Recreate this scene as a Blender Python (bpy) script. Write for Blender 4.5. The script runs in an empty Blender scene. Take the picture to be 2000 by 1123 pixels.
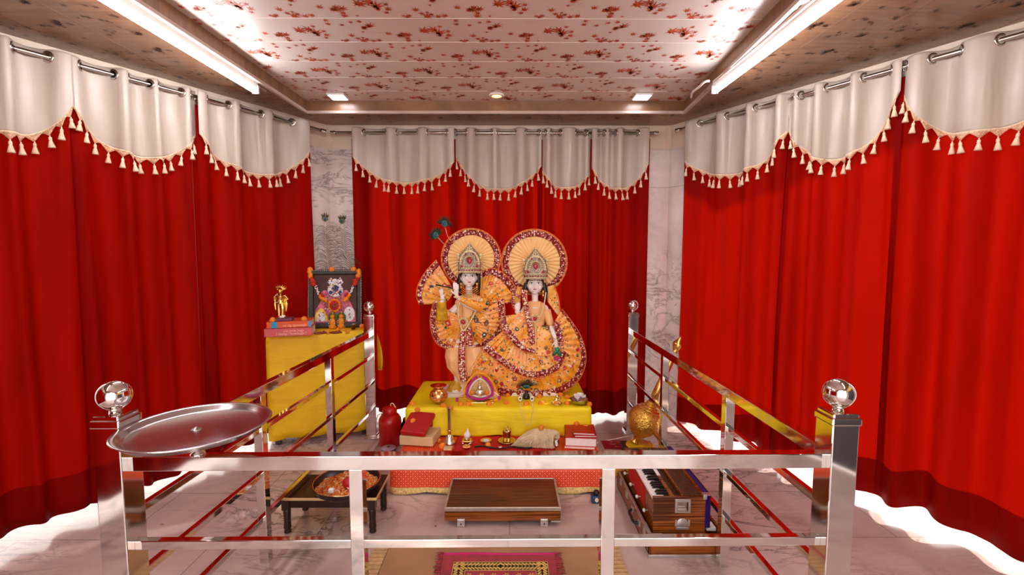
import bpy, bmesh, math, random
from mathutils import Vector, Matrix, Euler, noise as mnoise
sc = bpy.context.scene
C = sc.collection
R = random.Random(11)
PI = math.pi

# ---------------------------------------------------------------- camera, sky, exposure
FPX, CAMH = 910.0, 1.36
PITCH = math.atan(73.5 / FPX)
YAW = math.atan(5 / FPX)
cam_d = bpy.data.cameras.new('camera')
cam_d.sensor_fit = 'HORIZONTAL'
cam_d.sensor_width = 36.0
cam_d.lens = FPX / 2000 * 36
cam_d.clip_start = 0.02
cam_o = bpy.data.objects.new('camera', cam_d)
C.objects.link(cam_o)
cam_o.location = (0, 0, CAMH)
cam_o.rotation_euler = (PI / 2 - PITCH, 0, -YAW)
sc.camera = cam_o

world = bpy.data.worlds.new('sky')
sc.world = world
world.use_nodes = True
bgn = world.node_tree.nodes['Background']
bgn.inputs[0].default_value = (1.0, 0.97, 0.93, 1)
bgn.inputs[1].default_value = 2.7

sun_d = bpy.data.lights.new('sun', 'SUN')
sun_d.energy = 9
sun_d.angle = math.radians(1.5)
sun_d.color = (1.0, 0.95, 0.86)
sun_o = bpy.data.objects.new('sun', sun_d)
C.objects.link(sun_o)
SUN_FROM = Vector((0.80, 0.36, 0.38))       # from outside the right wall, a little behind the shrine
sun_o.rotation_euler = SUN_FROM.to_track_quat('Z', 'Y').to_euler()

sc.view_settings.view_transform = 'Standard'
sc.view_settings.look = 'None'
sc.view_settings.exposure = 0.52
sc.view_settings.gamma = 1.0
sc.view_settings.use_curve_mapping = False
try:
    sc.cycles.max_bounces = 10
    sc.cycles.diffuse_bounces = 5
    sc.cycles.glossy_bounces = 5
    sc.cycles.transmission_bounces = 6
    sc.cycles.sample_clamp_indirect = 6.0
    sc.cycles.caustics_reflective = False
    sc.cycles.use_denoising = True
except Exception:
    pass

# ---------------------------------------------------------------- measuring helpers
def ray(x, y):
    a = (x - 1000) / FPX
    b = (561.5 - y) / FPX
    dy = math.cos(PITCH) + b * math.sin(PITCH)
    dz = -math.sin(PITCH) + b * math.cos(PITCH)
    return Vector((a * math.cos(YAW) + dy * math.sin(YAW), -a * math.sin(YAW) + dy * math.cos(YAW), dz))
def G(x, y, z=0.0):
    d = ray(x, y); t = (z - CAMH) / d.z
    return Vector((d.x * t, d.y * t, z))
def A(x, y, Y):
    d = ray(x, y); t = Y / d.y
    return Vector((d.x * t, Y, CAMH + d.z * t))

# ---------------------------------------------------------------- materials
def lin(h):
    if isinstance(h, (tuple, list)): return (h[0], h[1], h[2], 1)
    h = h.lstrip('#'); o = []
    for i in (0, 2, 4):
        c = int(h[i:i+2], 16) / 255
        o.append(c / 12.92 if c <= .04045 else ((c + .055) / 1.055) ** 2.4)
    return (o[0], o[1], o[2], 1)
MATS = {}
class NT:
    def __init__(s, name):
        s.m = bpy.data.materials.new(name); s.m.use_nodes = True
        s.t = s.m.node_tree; s.b = s.t.nodes['Principled BSDF']; s.out = s.t.nodes['Material Output']
        s._tc = None
    def n(s, typ, **kw):
        nd = s.t.nodes.new(typ)
        for k, v in kw.items():
            if k.startswith('i_'):
                key = k[2:].replace('_', ' ')
                nd.inputs[key].default_value = v
            else: setattr(nd, k, v)
        return nd
    def l(s, a, b): s.t.links.new(a, b)
    def tc(s, scale=(1, 1, 1), out='Object', rot=(0, 0, 0)):
        if s._tc is None: s._tc = s.n('ShaderNodeTexCoord')
        mp = s.n('ShaderNodeMapping'); mp.inputs['Scale'].default_value = scale; mp.inputs['Rotation'].default_value = rot
        s.l(s._tc.outputs[out], mp.inputs[0]); return mp.outputs[0]
    def ramp(s, fac, stops, interp='LINEAR'):
        r = s.n('ShaderNodeValToRGB'); r.color_ramp.interpolation = interp
        e = r.color_ramp.elements
        while len(e) > 1: e.remove(e[-1])
        e[0].position = stops[0][0]; e[0].color = lin(stops[0][1])
        for p, c in stops[1:]:
            q = e.new(p); q.color = lin(c)
        s.l(fac, r.inputs[0]); return r.outputs[0]
    def mix(s, fac, a, b, mode='MIX'):
        m = s.n('ShaderNodeMix', data_type='RGBA', blend_type=mode)
        if isinstance(fac, (int, float)): m.inputs[0].default_value = fac
        else: s.l(fac, m.inputs[0])
        for i, v in ((6, a), (7, b)):
            if isinstance(v, (str, tuple)): m.inputs[i].default_value = lin(v)
            else: s.l(v, m.inputs[i])
        return m.outputs[2]
    def math(s, op, a, b=None):
        m = s.n('ShaderNodeMath', operation=op)
        for i, v in ((0, a), (1, b)):
            if v is None: continue
            if isinstance(v, (int, float)): m.inputs[i].default_value = v
            else: s.l(v, m.inputs[i])
        return m.outputs[0]
    def bump(s, h, strength=.3, dist=.01):
        b = s.n('ShaderNodeBump'); b.inputs['Strength'].default_value = strength; b.inputs['Distance'].default_value = dist
        s.l(h, b.inputs['Height']); s.l(b.outputs[0], s.b.inputs['Normal'])
    def noise(s, vec, scale=5, detail=3, rough=.5, dist=0):
        t = s.n('ShaderNodeTexNoise'); t.inputs['Scale'].default_value = scale; t.inputs['Detail'].default_value = detail
        t.inputs['Roughness'].default_value = rough; t.inputs['Distortion'].default_value = dist
        s.l(vec, t.inputs['Vector']); return t
    def vor(s, vec, scale=5, feature='F1', rand=1.0):
        t = s.n('ShaderNodeTexVoronoi', feature=feature); t.inputs['Scale'].default_value = scale
        t.inputs['Randomness'].default_value = rand
        s.l(vec, t.inputs['Vector']); return t
    def setv(s, **kw):
        for k, v in kw.items():
            k = k.replace('_', ' ')
            if k in s.b.inputs: s.b.inputs[k].default_value = v
def simple(name, col, rough=.5, metal=0.0, var=.08, vscale=12, bump=0.0, bscale=60, **kw):
    """plain material with slight procedural colour variation and optional bump"""
    if name in MATS: return MATS[name]
    t = NT(name); c = lin(col)
    nz = t.noise(t.tc(), vscale, 3)
    d = tuple(max(0, v * (1 - var * 1.6)) for v in c[:3]); u = tuple(min(1, v * (1 + var)) for v in c[:3])
    t.l(t.ramp(nz.outputs[0], [(.3, d), (.7, u)]), t.b.inputs['Base Color'])
    t.setv(Roughness=rough, Metallic=metal, **kw)
    if bump: t.bump(t.noise(t.tc(), bscale, 4).outputs[0], bump, .004)
    MATS[name] = t.m; return t.m

M = {}
M['chrome'] = simple('polished_steel', (.78, .76, .74), .06, 1.0, .03)
M['steel_brushed'] = simple('brushed_steel', (.52, .49, .45), .22, 1.0, .08, 40)
M['steel_dull'] = simple('satin_steel', (.62, .58, .60), .2, 1.0, .05)
M['gold'] = simple('gold_metal', (.83, .50, .13), .25, 1.0, .1)
M['brass'] = simple('brass_metal', (.78, .58, .26), .2, 1.0, .1)
M['copper'] = simple('copper_metal', (.90, .42, .16), .2, 1.0, .12, 30)
M['silver'] = simple('silver_metal', (.80, .77, .70), .25, 1.0, .12, 60)
M['white_plastic'] = simple('white_plastic', '#e8e4e0', .4)
M['cream'] = simple('cream_thread', '#e9cfae', .75, var=.12, vscale=60)
M['black'] = simple('black_plastic', '#0d0b0c', .35)
M['dark_wood'] = simple('dark_wood', '#2a150c', .3, var=.35, vscale=20)
M['cream_edge'] = simple('cream_edge_band', '#d6ab72', .5)
M['paper'] = simple('page_paper', '#eee6e4', .7, var=.05, vscale=80)
M['red_book'] = simple('red_book_cloth', '#b00508', .5)
M['orange_rim'] = simple('orange_piping', '#ee7d36', .6)
M['peach'] = simple('peach_silk', '#ffbe80', .45, var=.12, vscale=14, bump=.15, bscale=40)
M['marble_white'] = simple('white_marble_figure', '#efe3dc', .25, var=.04)
M['hair'] = simple('black_hair', '#0a0506', .4)
M['lip'] = simple('lip_red', '#b01c22', .4)
M['eye_white'] = simple('eye_white', '#f4f0ea', .3)
M['red_gem'] = simple('red_gem', '#b01030', .12)
M['pearl'] = simple('pearl_cream', '#ecd9a8', .25)
M['green_gem'] = simple('green_enamel', '#0b6a3a', .2)
M['magenta'] = simple('magenta_petals', '#c2128e', .7, bump=.6, bscale=200)
M['yellow_petal'] = simple('yellow_petals', '#f2a41a', .7, bump=.6, bscale=200)
M['rose'] = simple('rose_petals', '#b5101c', .6, bump=.5, bscale=150)
M['white_flower'] = simple('white_petals', '#f4eaea', .6, bump=.4, bscale=150)
M['leaf_green'] = simple('leaf_green', '#3f6a22', .6)
M['jug_red'] = simple('red_jug_plastic', '#b80a0a', .3, var=.06)
M['yellow_sleeve'] = simple('yellow_silk', '#d9a514', .4, var=.25, vscale=25)

def m_marigold():
    t = NT('marigold_petals')
    v = t.vor(t.tc(), 260)
    t.l(t.ramp(v.outputs['Distance'], [(.1, '#ffae3c'), (.7, '#ff8418')]), t.b.inputs['Base Color'])
    t.bump(v.outputs['Distance'], .8, .003); t.setv(Roughness=.7); return t.m
M['marigold'] = m_marigold()

def m_red_cloth(name, trans=.3, col='#8c0300', col2='#6e0200'):
    t = NT(name)
    n1 = t.noise(t.tc((3, 3, .6)), 3, 3)
    c = t.ramp(n1.outputs[0], [(.3, col2), (.7, col)])
    t.l(c, t.b.inputs['Base Color'])
    w = t.noise(t.tc((1, 1, 1)), 500, 2)
    t.bump(w.outputs[0], .06, .002)
    t.setv(Roughness=.62, Sheen_Weight=.0); t.b.inputs['Specular IOR Level'].default_value = .04
    tr = t.n('ShaderNodeBsdfTranslucent'); tr.inputs[0].default_value = (1.0, .11, .002, 1)
    mx = t.n('ShaderNodeMixShader'); mx.inputs[0].default_value = trans
    t.l(t.b.outputs[0], mx.inputs[1]); t.l(tr.outputs[0], mx.inputs[2]); t.l(mx.outputs[0], t.out.inputs[0])
    return t.m
M['red_cloth'] = m_red_cloth('red_curtain_cloth', .22)
M['red_hem'] = m_red_cloth('red_curtain_hem', .08, '#7c0200', '#640200')
def m_satin():
    t = NT('white_satin')
    n1 = t.noise(t.tc((5, 5, .8)), 3.0, 2, .45, .4)
    t.l(t.ramp(n1.outputs[0], [(.3, '#b3a496'), (.7, '#c2b4a7')]), t.b.inputs['Base Color'])
    t.bump(n1.outputs[0], .45, .014)
    t.setv(Roughness=.34); t.b.inputs['Specular IOR Level'].default_value = .5
    tr = t.n('ShaderNodeBsdfTranslucent'); tr.inputs[0].default_value = (.9, .8, .72, 1)
    mx = t.n('ShaderNodeMixShader'); mx.inputs[0].default_value = .04
    t.l(t.b.outputs[0], mx.inputs[1]); t.l(tr.outputs[0], mx.inputs[2]); t.l(mx.outputs[0], t.out.inputs[0])
    return t.m
M['satin'] = m_satin()

def m_yellow(name, vivid='#fbe200', dark='#eccb00'):
    t = NT(name)
    n1 = t.noise(t.tc((1.5, 1.5, 6)), 3, 4)
    t.l(t.ramp(n1.outputs[0], [(.3, dark), (.7, vivid)]), t.b.inputs['Base Color'])
    w = t.noise(t.tc((1, 1, 4)), 10, 3)
    t.bump(w.outputs[0], .25, .01)
    t.setv(Roughness=.6); return t.m
M['yellow'] = m_yellow('yellow_cloth')
M['yellow2'] = m_yellow('golden_yellow_cloth', '#f8ca00', '#eab600')

def m_floor():
    t = NT('veined_marble_tiles')
    co = t.tc()
    n1 = t.noise(co, 1.6, 6, .6, 1.2)
    base = t.ramp(n1.outputs[0], [(.30, '#b3958f'), (.50, '#c4a9a2'), (.7, '#d0bab2')])
    # long grey veins
    n2 = t.noise(t.tc((1.0, 2.6, 1), rot=(0, 0, .5)), 1.7, 8, .62, 2.2)
    v = t.math('ABSOLUTE', t.math('SUBTRACT', n2.outputs[0], .5))
    vein = t.ramp(v, [(0, (.9,)*3), (.014, (.4,)*3), (.045, (0, 0, 0))])
    n3 = t.noise(co, 1.1, 2)
    mask = t.ramp(n3.outputs[0], [(.48, (0, 0, 0)), (.62, (1, 1, 1))])
    vv = t.math('MULTIPLY', vein, mask)
    c1 = t.mix(vv, base, '#4a4048')
    # dark flecks
    n4 = t.noise(t.tc((1.3, 3, 1), rot=(0, 0, .4)), 3.4, 5, .55, 1.0)
    fl = t.ramp(n4.outputs[0], [(.69, (0, 0, 0)), (.735, (.75, .75, .75))])
    c2 = t.mix(fl, c1, '#3d343b')
    br = t.n('ShaderNodeTexBrick'); br.offset = 0.5; br.inputs['Scale'].default_value = 1.0
    br.inputs['Mortar Size'].default_value = .0022; br.inputs['Brick Width'].default_value = .92; br.inputs['Row Height'].default_value = .42
    br.inputs['Color1'].default_value = (0, 0, 0, 1); br.inputs['Color2'].default_value = (0, 0, 0, 1); br.inputs['Mortar'].default_value = (1, 1, 1, 1)
    mp = t.tc((1, 1, 1)); t.l(mp, br.inputs['Vector'])
    c3 = t.mix(t.math('MULTIPLY', br.outputs['Color'], .6), c2, '#4c4248')
    t.l(c3, t.b.inputs['Base Color'])
    t.setv(Roughness=.16); t.b.inputs['Specular IOR Level'].default_value = .45
    return t.m
M['floor'] = m_floor()
def m_wallmarble():
    t = NT('wall_marble_slabs')
    co = t.tc((1, 1, 1))
    n1 = t.noise(co, 2.2, 6, .6, 1.0)
    base = t.ramp(n1.outputs[0], [(.3, '#b9ada9'), (.7, '#dcd2cc')])
    n2 = t.noise(t.tc((1.5, 1.5, 2.4), rot=(.3, .55, .2)), 2.0, 8, .65, 1.6)
    v = t.math('ABSOLUTE', t.math('SUBTRACT', n2.outputs[0], .5))
    vein = t.ramp(v, [(0, (.75,)*3), (.015, (.3,)*3), (.05, (0, 0, 0))])
    n3 = t.noise(co, 1.7, 2)
    mask = t.ramp(n3.outputs[0], [(.42, (0, 0, 0)), (.6, (1, 1, 1))])
    c1 = t.mix(t.math('MULTIPLY', vein, mask), base, '#5a5258')
    # slab joint every 0.83 m of height
    sx = t.n('ShaderNodeSeparateXYZ'); t.l(t.tc((1, 1, 1)), sx.inputs[0])
    fr = t.math('ABSOLUTE', t.math('SUBTRACT', t.math('FRACT', t.math('DIVIDE', t.math('ADD', sx.outputs[2], .22), .83)), .5))
    ln = t.math('LESS_THAN', fr, .0026)
    c2 = t.mix(t.math('MULTIPLY', ln, .6), c1, '#6a5e58')
    t.l(c2, t.b.inputs['Base Color']); t.setv(Roughness=.25)
    return t.m
M['wallmarble'] = m_wallmarble()
M['wallpaint'] = simple('cream_wall_paint', '#dccbb8', .7, var=.04, vscale=6)

# ---------------------------------------------------------------- mesh builder
def rotm(axis_to, up=Vector((0, 0, 1))):
    """matrix turning +Z to the given direction"""
    return Vector(axis_to).to_track_quat('Z', 'Y').to_matrix().to_4x4()
def T(x, y=None, z=None):
    return Matrix.Translation(Vector((x, y, z)) if y is not None else Vector(x))
def RZ(a): return Matrix.Rotation(a, 4, 'Z')
def RX(a): return Matrix.Rotation(a, 4, 'X')
def RY(a): return Matrix.Rotation(a, 4, 'Y')
def cr(pts, n, closed=False):
    """Catmull-Rom resampling of a list of tuples to n points, even in parameter length"""
    P = [Vector(p) for p in pts]
    if closed: P = [P[-1]] + P + [P[0], P[1]]
    else: P = [P[0] * 2 - P[1]] + P + [P[-1] * 2 - P[-2]]
    dense = []
    segs = len(P) - 3
    for i in range(segs):
        a, b, c, d = P[i:i+4]
        for k in range(16):
            t = k / 16
            dense.append(.5 * ((2 * b) + (c - a) * t + (2 * a - 5 * b + 4 * c - d) * t * t + (3 * b - a - 3 * c + d) * t ** 3))
    dense.append(P[-2].copy())
    L = [0]
    for i in range(1, len(dense)): L.append(L[-1] + (dense[i] - dense[i-1]).length)
    out = []; j = 0
    tot = L[-1]; m = n if closed else n - 1
    for k in range(n):
        s = tot * k / m
        while j < len(L) - 2 and L[j+1] < s: j += 1
        u = (s - L[j]) / max(1e-9, L[j+1] - L[j])
        out.append(dense[j].lerp(dense[j+1], min(1, max(0, u))))
    return out
class MB:
    def __init__(s): s.v = []; s.f = []; s.mi = []; s.sm = []
    def add(s, vs, fs, mi=0, smooth=False, Mx=None):
        o = len(s.v)
        for p in vs:
            p = Vector(p)
            s.v.append(Mx @ p if Mx is not None else p)
        for q in fs:
            s.f.append([o + i for i in q]); s.mi.append(mi); s.sm.append(smooth)
        return s
    def box(s, c, d, mi=0, Mx=None, taper=1.0):
        x, y, z = d[0] / 2, d[1] / 2, d[2] / 2; c = Vector(c); k = taper
        vs = [c + Vector(p) for p in ((-x, -y, -z), (x, -y, -z), (x, y, -z), (-x, y, -z), (-x*k, -y*k, z), (x*k, -y*k, z), (x*k, y*k, z), (-x*k, y*k, z))]
        return s.add(vs, [(0, 3, 2, 1), (4, 5, 6, 7), (0, 1, 5, 4), (1, 2, 6, 5), (2, 3, 7, 6), (3, 0, 4, 7)], mi, False, Mx)
    def bar(s, a, b, w, h, mi=0):
        """rectangular bar from a to b, w wide sideways, h tall"""
        a = Vector(a); b = Vector(b); d = b - a; L = d.length; d.normalize()
        up = Vector((0, 0, 1)) if abs(d.z) < .9 else Vector((0, 1, 0))
        sd = d.cross(up).normalized(); up = sd.cross(d).normalized()
        vs = []
        for p in (a, b):
            for i, j in ((-1, -1), (1, -1), (1, 1), (-1, 1)): vs.append(p + sd * (i * w / 2) + up * (j * h / 2))
        return s.add(vs, [(0, 1, 2, 3), (7, 6, 5, 4), (0, 4, 5, 1), (1, 5, 6, 2), (2, 6, 7, 3), (3, 7, 4, 0)], mi)
    def lathe(s, prof, seg=24, mi=0, Mx=None, smooth=True, flute=0, famp=0, wob=None):
        vs = []; fs = []
        n = len(prof)
        for i, (r, z) in enumerate(prof):
            for k in range(seg):
                a = 2 * PI * k / seg
                rr = r * (1 + (famp * math.cos(flute * a) if flute else 0))
                vs.append((rr * math.cos(a), rr * math.sin(a), z))
        for i in range(n - 1):
            for k in range(seg):
                k2 = (k + 1) % seg
                fs.append((i * seg + k, i * seg + k2, (i + 1) * seg + k2, (i + 1) * seg + k))
        if prof[0][0] > 1e-5: fs.append(tuple(range(seg - 1, -1, -1)))
        if prof[-1][0] > 1e-5: fs.append(tuple((n - 1) * seg + k for k in range(seg)))
        return s.add(vs, fs, mi, smooth, Mx)
    def cyl(s, a, b, r, r2=None, seg=16, mi=0, smooth=True):
        a = Vector(a); b = Vector(b); d = b - a
        return s.lathe([(r, 0), (r if r2 is None else r2, d.length)], seg, mi, Matrix.Translation(a) @ rotm(d), smooth)
    def tube(s, pts, r, seg=8, mi=0, closed=False, flat=1.0):
        P = [Vector(p) for p in pts]; n = len(P); vs = []; fs = []
        rr = r if isinstance(r, (list, tuple)) else [r] * n
        prev = None
        for i in range(n):
            if closed: d = P[(i + 1) % n] - P[i - 1]
            else: d = P[min(n - 1, i + 1)] - P[max(0, i - 1)]
            if d.length < 1e-9: d = Vector((0, 0, 1))
            d.normalize()
            if prev is None:
                up = Vector((0, 0, 1)) if abs(d.z) < .9 else Vector((0, 1, 0))
                sd = d.cross(up).normalized()
            else:
                sd = (prev - d * prev.dot(d))
                sd = sd.normalized() if sd.length > 1e-6 else d.orthogonal().normalized()
            prev = sd; u2 = d.cross(sd)
            for k in range(seg):
                a = 2 * PI * k / seg
                vs.append(P[i] + sd * (math.cos(a) * rr[i]) + u2 * (math.sin(a) * rr[i] * flat))
        m = n if closed else n - 1
        for i in range(m):
            i2 = (i + 1) % n
            for k in range(seg):
                k2 = (k + 1) % seg
                fs.append((i * seg + k, i * seg + k2, i2 * seg + k2, i2 * seg + k))
        if not closed:
            fs.append(tuple(range(seg - 1, -1, -1))); fs.append(tuple((n - 1) * seg + k for k in range(seg)))
        return s.add(vs, fs, mi, True)
    def sph(s, c, r, seg=16, rings=10, mi=0, Mx=None):
        if not isinstance(r, (tuple, list)): r = (r, r, r)
        vs = [(0, 0, -1)]; fs = []
        for i in range(1, rings):
            t = PI * i / rings
            for k in range(seg):
                a = 2 * PI * k / seg
                vs.append((math.sin(t) * math.cos(a), math.sin(t) * math.sin(a), -math.cos(t)))
        vs.append((0, 0, 1)); L = len(vs) - 1
        for k in range(seg):
            k2 = (k + 1) % seg
            fs.append((0, 1 + k2, 1 + k)); fs.append((L, L - seg + k, L - seg + k2))
            for i in range(rings - 2):
                a = 1 + i * seg
                fs.append((a + k, a + k2, a + seg + k2, a + seg + k))
        m2 = Matrix.Translation(Vector(c)) @ (Mx if Mx is not None else Matrix.Identity(4)) @ Matrix.Diagonal((r[0], r[1], r[2], 1))
        return s.add(vs, fs, mi, True, m2)
    def torus(s, c, Rr, r, Mx=None, seg=24, sub=8, mi=0, sx=1.0, sy=1.0):
        pts = [(Rr * sx * math.cos(2 * PI * k / seg), Rr * sy * math.sin(2 * PI * k / seg), 0) for k in range(seg)]
        m2 = Matrix.Translation(Vector(c)) @ (Mx if Mx is not None else Matrix.Identity(4))
        return s.tube([m2 @ Vector(p) for p in pts], r, sub, mi, True)
    def grid(s, rows, mi=0, smooth=True, closed=False, mfun=None):
        n = len(rows); m = len(rows[0]); vs = [p for r in rows for p in r]
        o = len(s.v); s.v += [Vector(p) for p in vs]
        for i in range(n - 1):
            for j in range(m if closed else m - 1):
                j2 = (j + 1) % m
                s.f.append([o + i * m + j, o + i * m + j2, o + (i + 1) * m + j2, o + (i + 1) * m + j])
                s.mi.append(mfun(i, j) if mfun else mi); s.sm.append(smooth)
        return s
    def prism(s, poly, z0, z1, mi=0, Mx=None):
        n = len(poly)
        vs = [(p[0], p[1], z0) for p in poly] + [(p[0], p[1], z1) for p in poly]
        fs = [tuple(range(n - 1, -1, -1)), tuple(range(n, 2 * n))] + [(i, (i + 1) % n, n + (i + 1) % n, n + i) for i in range(n)]
        return s.add(vs, fs, mi, False, Mx)
    def build(s, name, mats, parent=None, world=False, bevel=0, solid=0, soff=-1, sub=0, remesh=0, segs=2):
        if not isinstance(mats, (list, tuple)): mats = [mats]
        me = bpy.data.meshes.new(name)
        vs = s.v
        if world and parent is not None:
            mw = parent.matrix_basis.copy(); p = parent.parent
            while p is not None: mw = p.matrix_basis @ mw; p = p.parent
            iv = mw.inverted(); vs = [iv @ v for v in vs]
        me.from_pydata([tuple(v) for v in vs], [], s.f)
        for m in mats: me.materials.append(M[m] if isinstance(m, str) else m)
        me.polygons.foreach_set('material_index', s.mi)
        me.polygons.foreach_set('use_smooth', s.sm)
        me.update()
        o = bpy.data.objects.new(name, me); C.objects.link(o)
        if parent is not None: o.parent = parent
        if solid:
            q = o.modifiers.new('solid', 'SOLIDIFY'); q.thickness = solid; q.offset = soff
        if bevel:
            q = o.modifiers.new('bevel', 'BEVEL'); q.width = bevel; q.segments = segs; q.limit_method = 'ANGLE'; q.angle_limit = .6
            q.harden_normals = False
        if remesh:
            q = o.modifiers.new('fuse', 'REMESH'); q.mode = 'VOXEL'; q.voxel_size = remesh; q.use_smooth_shade = True
            q = o.modifiers.new('smooth', 'SMOOTH'); q.factor = .5; q.iterations = 3
        if sub:
            q = o.modifiers.new('sub', 'SUBSURF'); q.levels = sub; q.render_levels = sub
        return o
def tag(o, label=None, cat=None, group=None, kind=None):
    if label: o['label'] = label
    if cat: o['category'] = cat
    if group: o['group'] = group
    if kind: o['kind'] = kind
    return o
def thing(name, label, cat, loc=(0, 0, 0), rz=0, group=None):
    o = bpy.data.objects.new(name, None); C.objects.link(o)
    o.empty_display_size = .05
    o.location = loc; o.rotation_euler = (0, 0, rz)
    o.matrix_basis = Matrix.Translation(Vector(loc)) @ RZ(rz)
    return tag(o, label, cat, group)
def copy_tree(o, parent=None):
    c = o.copy(); C.objects.link(c)
    if parent is not None: c.parent = parent
    for ch in [x for x in KIDS(o)]: copy_tree(ch, c)
    return c
def KIDS(o): return [x for x in bpy.data.objects if x.parent == o]
def struct(o): o['kind'] = 'structure'; return o
# ---------------------------------------------------------------- the room: a hexagonal shrine, back wall facing the camera
CEIL, TRAY = 2.34, 2.415
YB = 3.76
XL, XR = -1.43, 1.27
SA = math.radians(29)
uL = Vector((-math.sin(SA), -math.cos(SA), 0)); nL = Vector((math.cos(SA), -math.sin(SA), 0))
uR = Vector((math.sin(SA), -math.cos(SA), 0)); nR = Vector((-math.cos(SA), -math.sin(SA), 0))
cL = Vector((XL, YB, 0)); cR = Vector((XR, YB, 0))
SIDE = 2.75
eL = cL + uL * SIDE; eR = cR + uR * SIDE
fL = Vector((-1.7, -1.05, 0)); fR = Vector((1.7, -1.05, 0))

b = MB(); b.box((0, 1.2, -.05), (16, 14, .1)); struct(b.build('floor', 'floor'))

def wall_seg(mb, a, bb, z0, z1, th, mi=0, outn=None):
    """slab whose inner face runs a-bb, thickness going outward"""
    a = Vector(a); bb = Vector(bb); d = (bb - a).normalized(); n = outn if outn is not None else Vector((d.y, -d.x, 0))
    P = [a, bb, bb + n * th, a + n * th]
    vs = [(p.x, p.y, z0) for p in P] + [(p.x, p.y, z1) for p in P]
    mb.add(vs, [(0, 3, 2, 1), (4, 5, 6, 7), (0, 1, 5, 4), (1, 2, 6, 5), (2, 3, 7, 6), (3, 0, 4, 7)], mi)
MARB = 2.15          # marble facing ends here, painted band above
def panel_wall(name, a, bb, outn, openings, lint=2.1):
    """wall from a to bb with full-height-to-lintel openings [(t0,t1)]"""
    m = MB(); L = (bb - a).length; d = (bb - a).normalized()
    t = 0; edges = []
    for (o0, o1) in openings + [(L, L)]:
        if o0 - t > .01: edges.append((t, o0))
        t = o1
    for (s0, s1) in edges:
        wall_seg(m, a + d * s0, a + d * s1, 0, MARB, .16, 0, outn)
        wall_seg(m, a + d * s0 - outn * -.008, a + d * s1 - outn * -.008, MARB, CEIL + .1, .15, 1, outn)
    for (o0, o1) in openings:
        wall_seg(m, a + d * o0 + outn * .008, a + d * o1 + outn * .008, lint, CEIL + .1, .14, 1, outn)
    return struct(m.build(name, ['wallmarble', 'wallpaint']))
panel_wall('wall_back', cL, cR, Vector((0, 1, 0)), [(.34, 2.42)])
panel_wall('wall_left', cL, eL, -nL, [(.26, SIDE - .45)])
panel_wall('wall_right', cR, eR, -nR, [(.24, SIDE - .35)])
m = MB()
for p in (cL, cR):
    m.cyl((p.x, p.y + .05, MARB + .002), (p.x, p.y + .05, CEIL + .1), .055, seg=12)
struct(m.build('trim_2', 'wallpaint'))
dl = (fL - eL); nl = Vector((dl.y, -dl.x, 0)).normalized();  nl = nl if nl.x < 0 else -nl
panel_wall('wall_front_left', eL, fL, nl, [(.3, dl.length - .3)])
dr = (fR - eR); nr = Vector((dr.y, -dr.x, 0)).normalized();  nr = nr if nr.x > 0 else -nr
panel_wall('wall_front_right', eR, fR, nr, [(.4, dr.length - .5)])
panel_wall('wall_front', fL, fR, Vector((0, -1, 0)), [(.15, 3.25)], 2.3)

# soffit slab with a recessed tray: same printed panels throughout, those below tinted brown for bounce light
tBL, tBR = Vector((-1.44, 3.41)), Vector((1.245, 3.40))
tFL, tFR = Vector((-1.50, -.3)), Vector((.98, -.3))
def maple(cx, cy, r, rot):
    """seven pointed maple leaf outline"""
    tips = [(0, 1.0), (38, .86), (82, .72), (125, .42), (-125, .42), (-82, .72), (-38, .86)]
    tips = [(-125, .42), (-82, .74), (-40, .88), (0, 1.0), (40, .88), (82, .74), (125, .42)]
    P = []
    for i, (a, q) in enumerate(tips):
        t = math.radians(a) + rot
        P.append((cx + r * q * math.sin(t), cy + r * q * math.cos(t)))
        if i < len(tips) - 1:
            tm = math.radians((a + tips[i+1][0]) / 2) + rot
            P.append((cx + r * .27 * math.sin(tm), cy + r * .27 * math.cos(tm)))
    t = PI + rot
    P.append((cx + r * .22 * math.sin(t + .4), cy + r * .22 * math.cos(t + .4)))
    P.append((cx + r * .55 * math.sin(t), cy + r * .55 * math.cos(t)))
    P.append((cx + r * .22 * math.sin(t - .4), cy + r * .22 * math.cos(t - .4)))
    return P
def sprays(seed, x0, x1, y0, y1, px=.62, py=.25):
    """repeating printed sprays: each panel is py wide and repeats every px metres"""
    rr = random.Random(seed)
    motif = []
    def cluster(cx, cy, n, big, ang):
        for k in range(n):
            r = big * rr.uniform(.6, 1.0) if k < 3 else big * rr.uniform(.35, .6)
            dx = rr.gauss(0, .034) * 1.35; dy = rr.gauss(0, .021)
            motif.append((cx + dx * math.cos(ang) - dy * math.sin(ang), cy + dx * math.sin(ang) + dy * math.cos(ang), r, rr.uniform(-1.3, 1.3) + PI))
    cluster(.10, .10, 9, .048, -.2); cluster(.33, .17, 7, .036, .3); cluster(.36, .05, 6, .034, -.5)
    cluster(.50, .12, 7, .040, .2); cluster(.22, .20, 4, .026, -.4); cluster(.57, .21, 4, .027, .3); cluster(.20, .03, 3, .025, 0)
    out = []
    j = 0; y = y0
    while y < y1 + .01:
        off = (j * .235) % px
        x = x0 - px + off
        while x < x1 + px:
            for (mx, my, r, a) in motif: out.append((x + mx, y + my, r, a))
            x += px
        y += py; j += 1
    return out
m = MB()
rows = 48
def quadp(u, v):
    f = tFL.lerp(tFR, u); q = tBL.lerp(tBR, u); p = f.lerp(q, v); return p
m.add([(tFL.x - .02, tFL.y, TRAY), (tFR.x + .2, tFR.y, TRAY), (tBR.x + .02, tBR.y + .02, TRAY), (tBL.x - .02, tBL.y + .02, TRAY)], [(0, 3, 2, 1)], 0)
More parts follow.
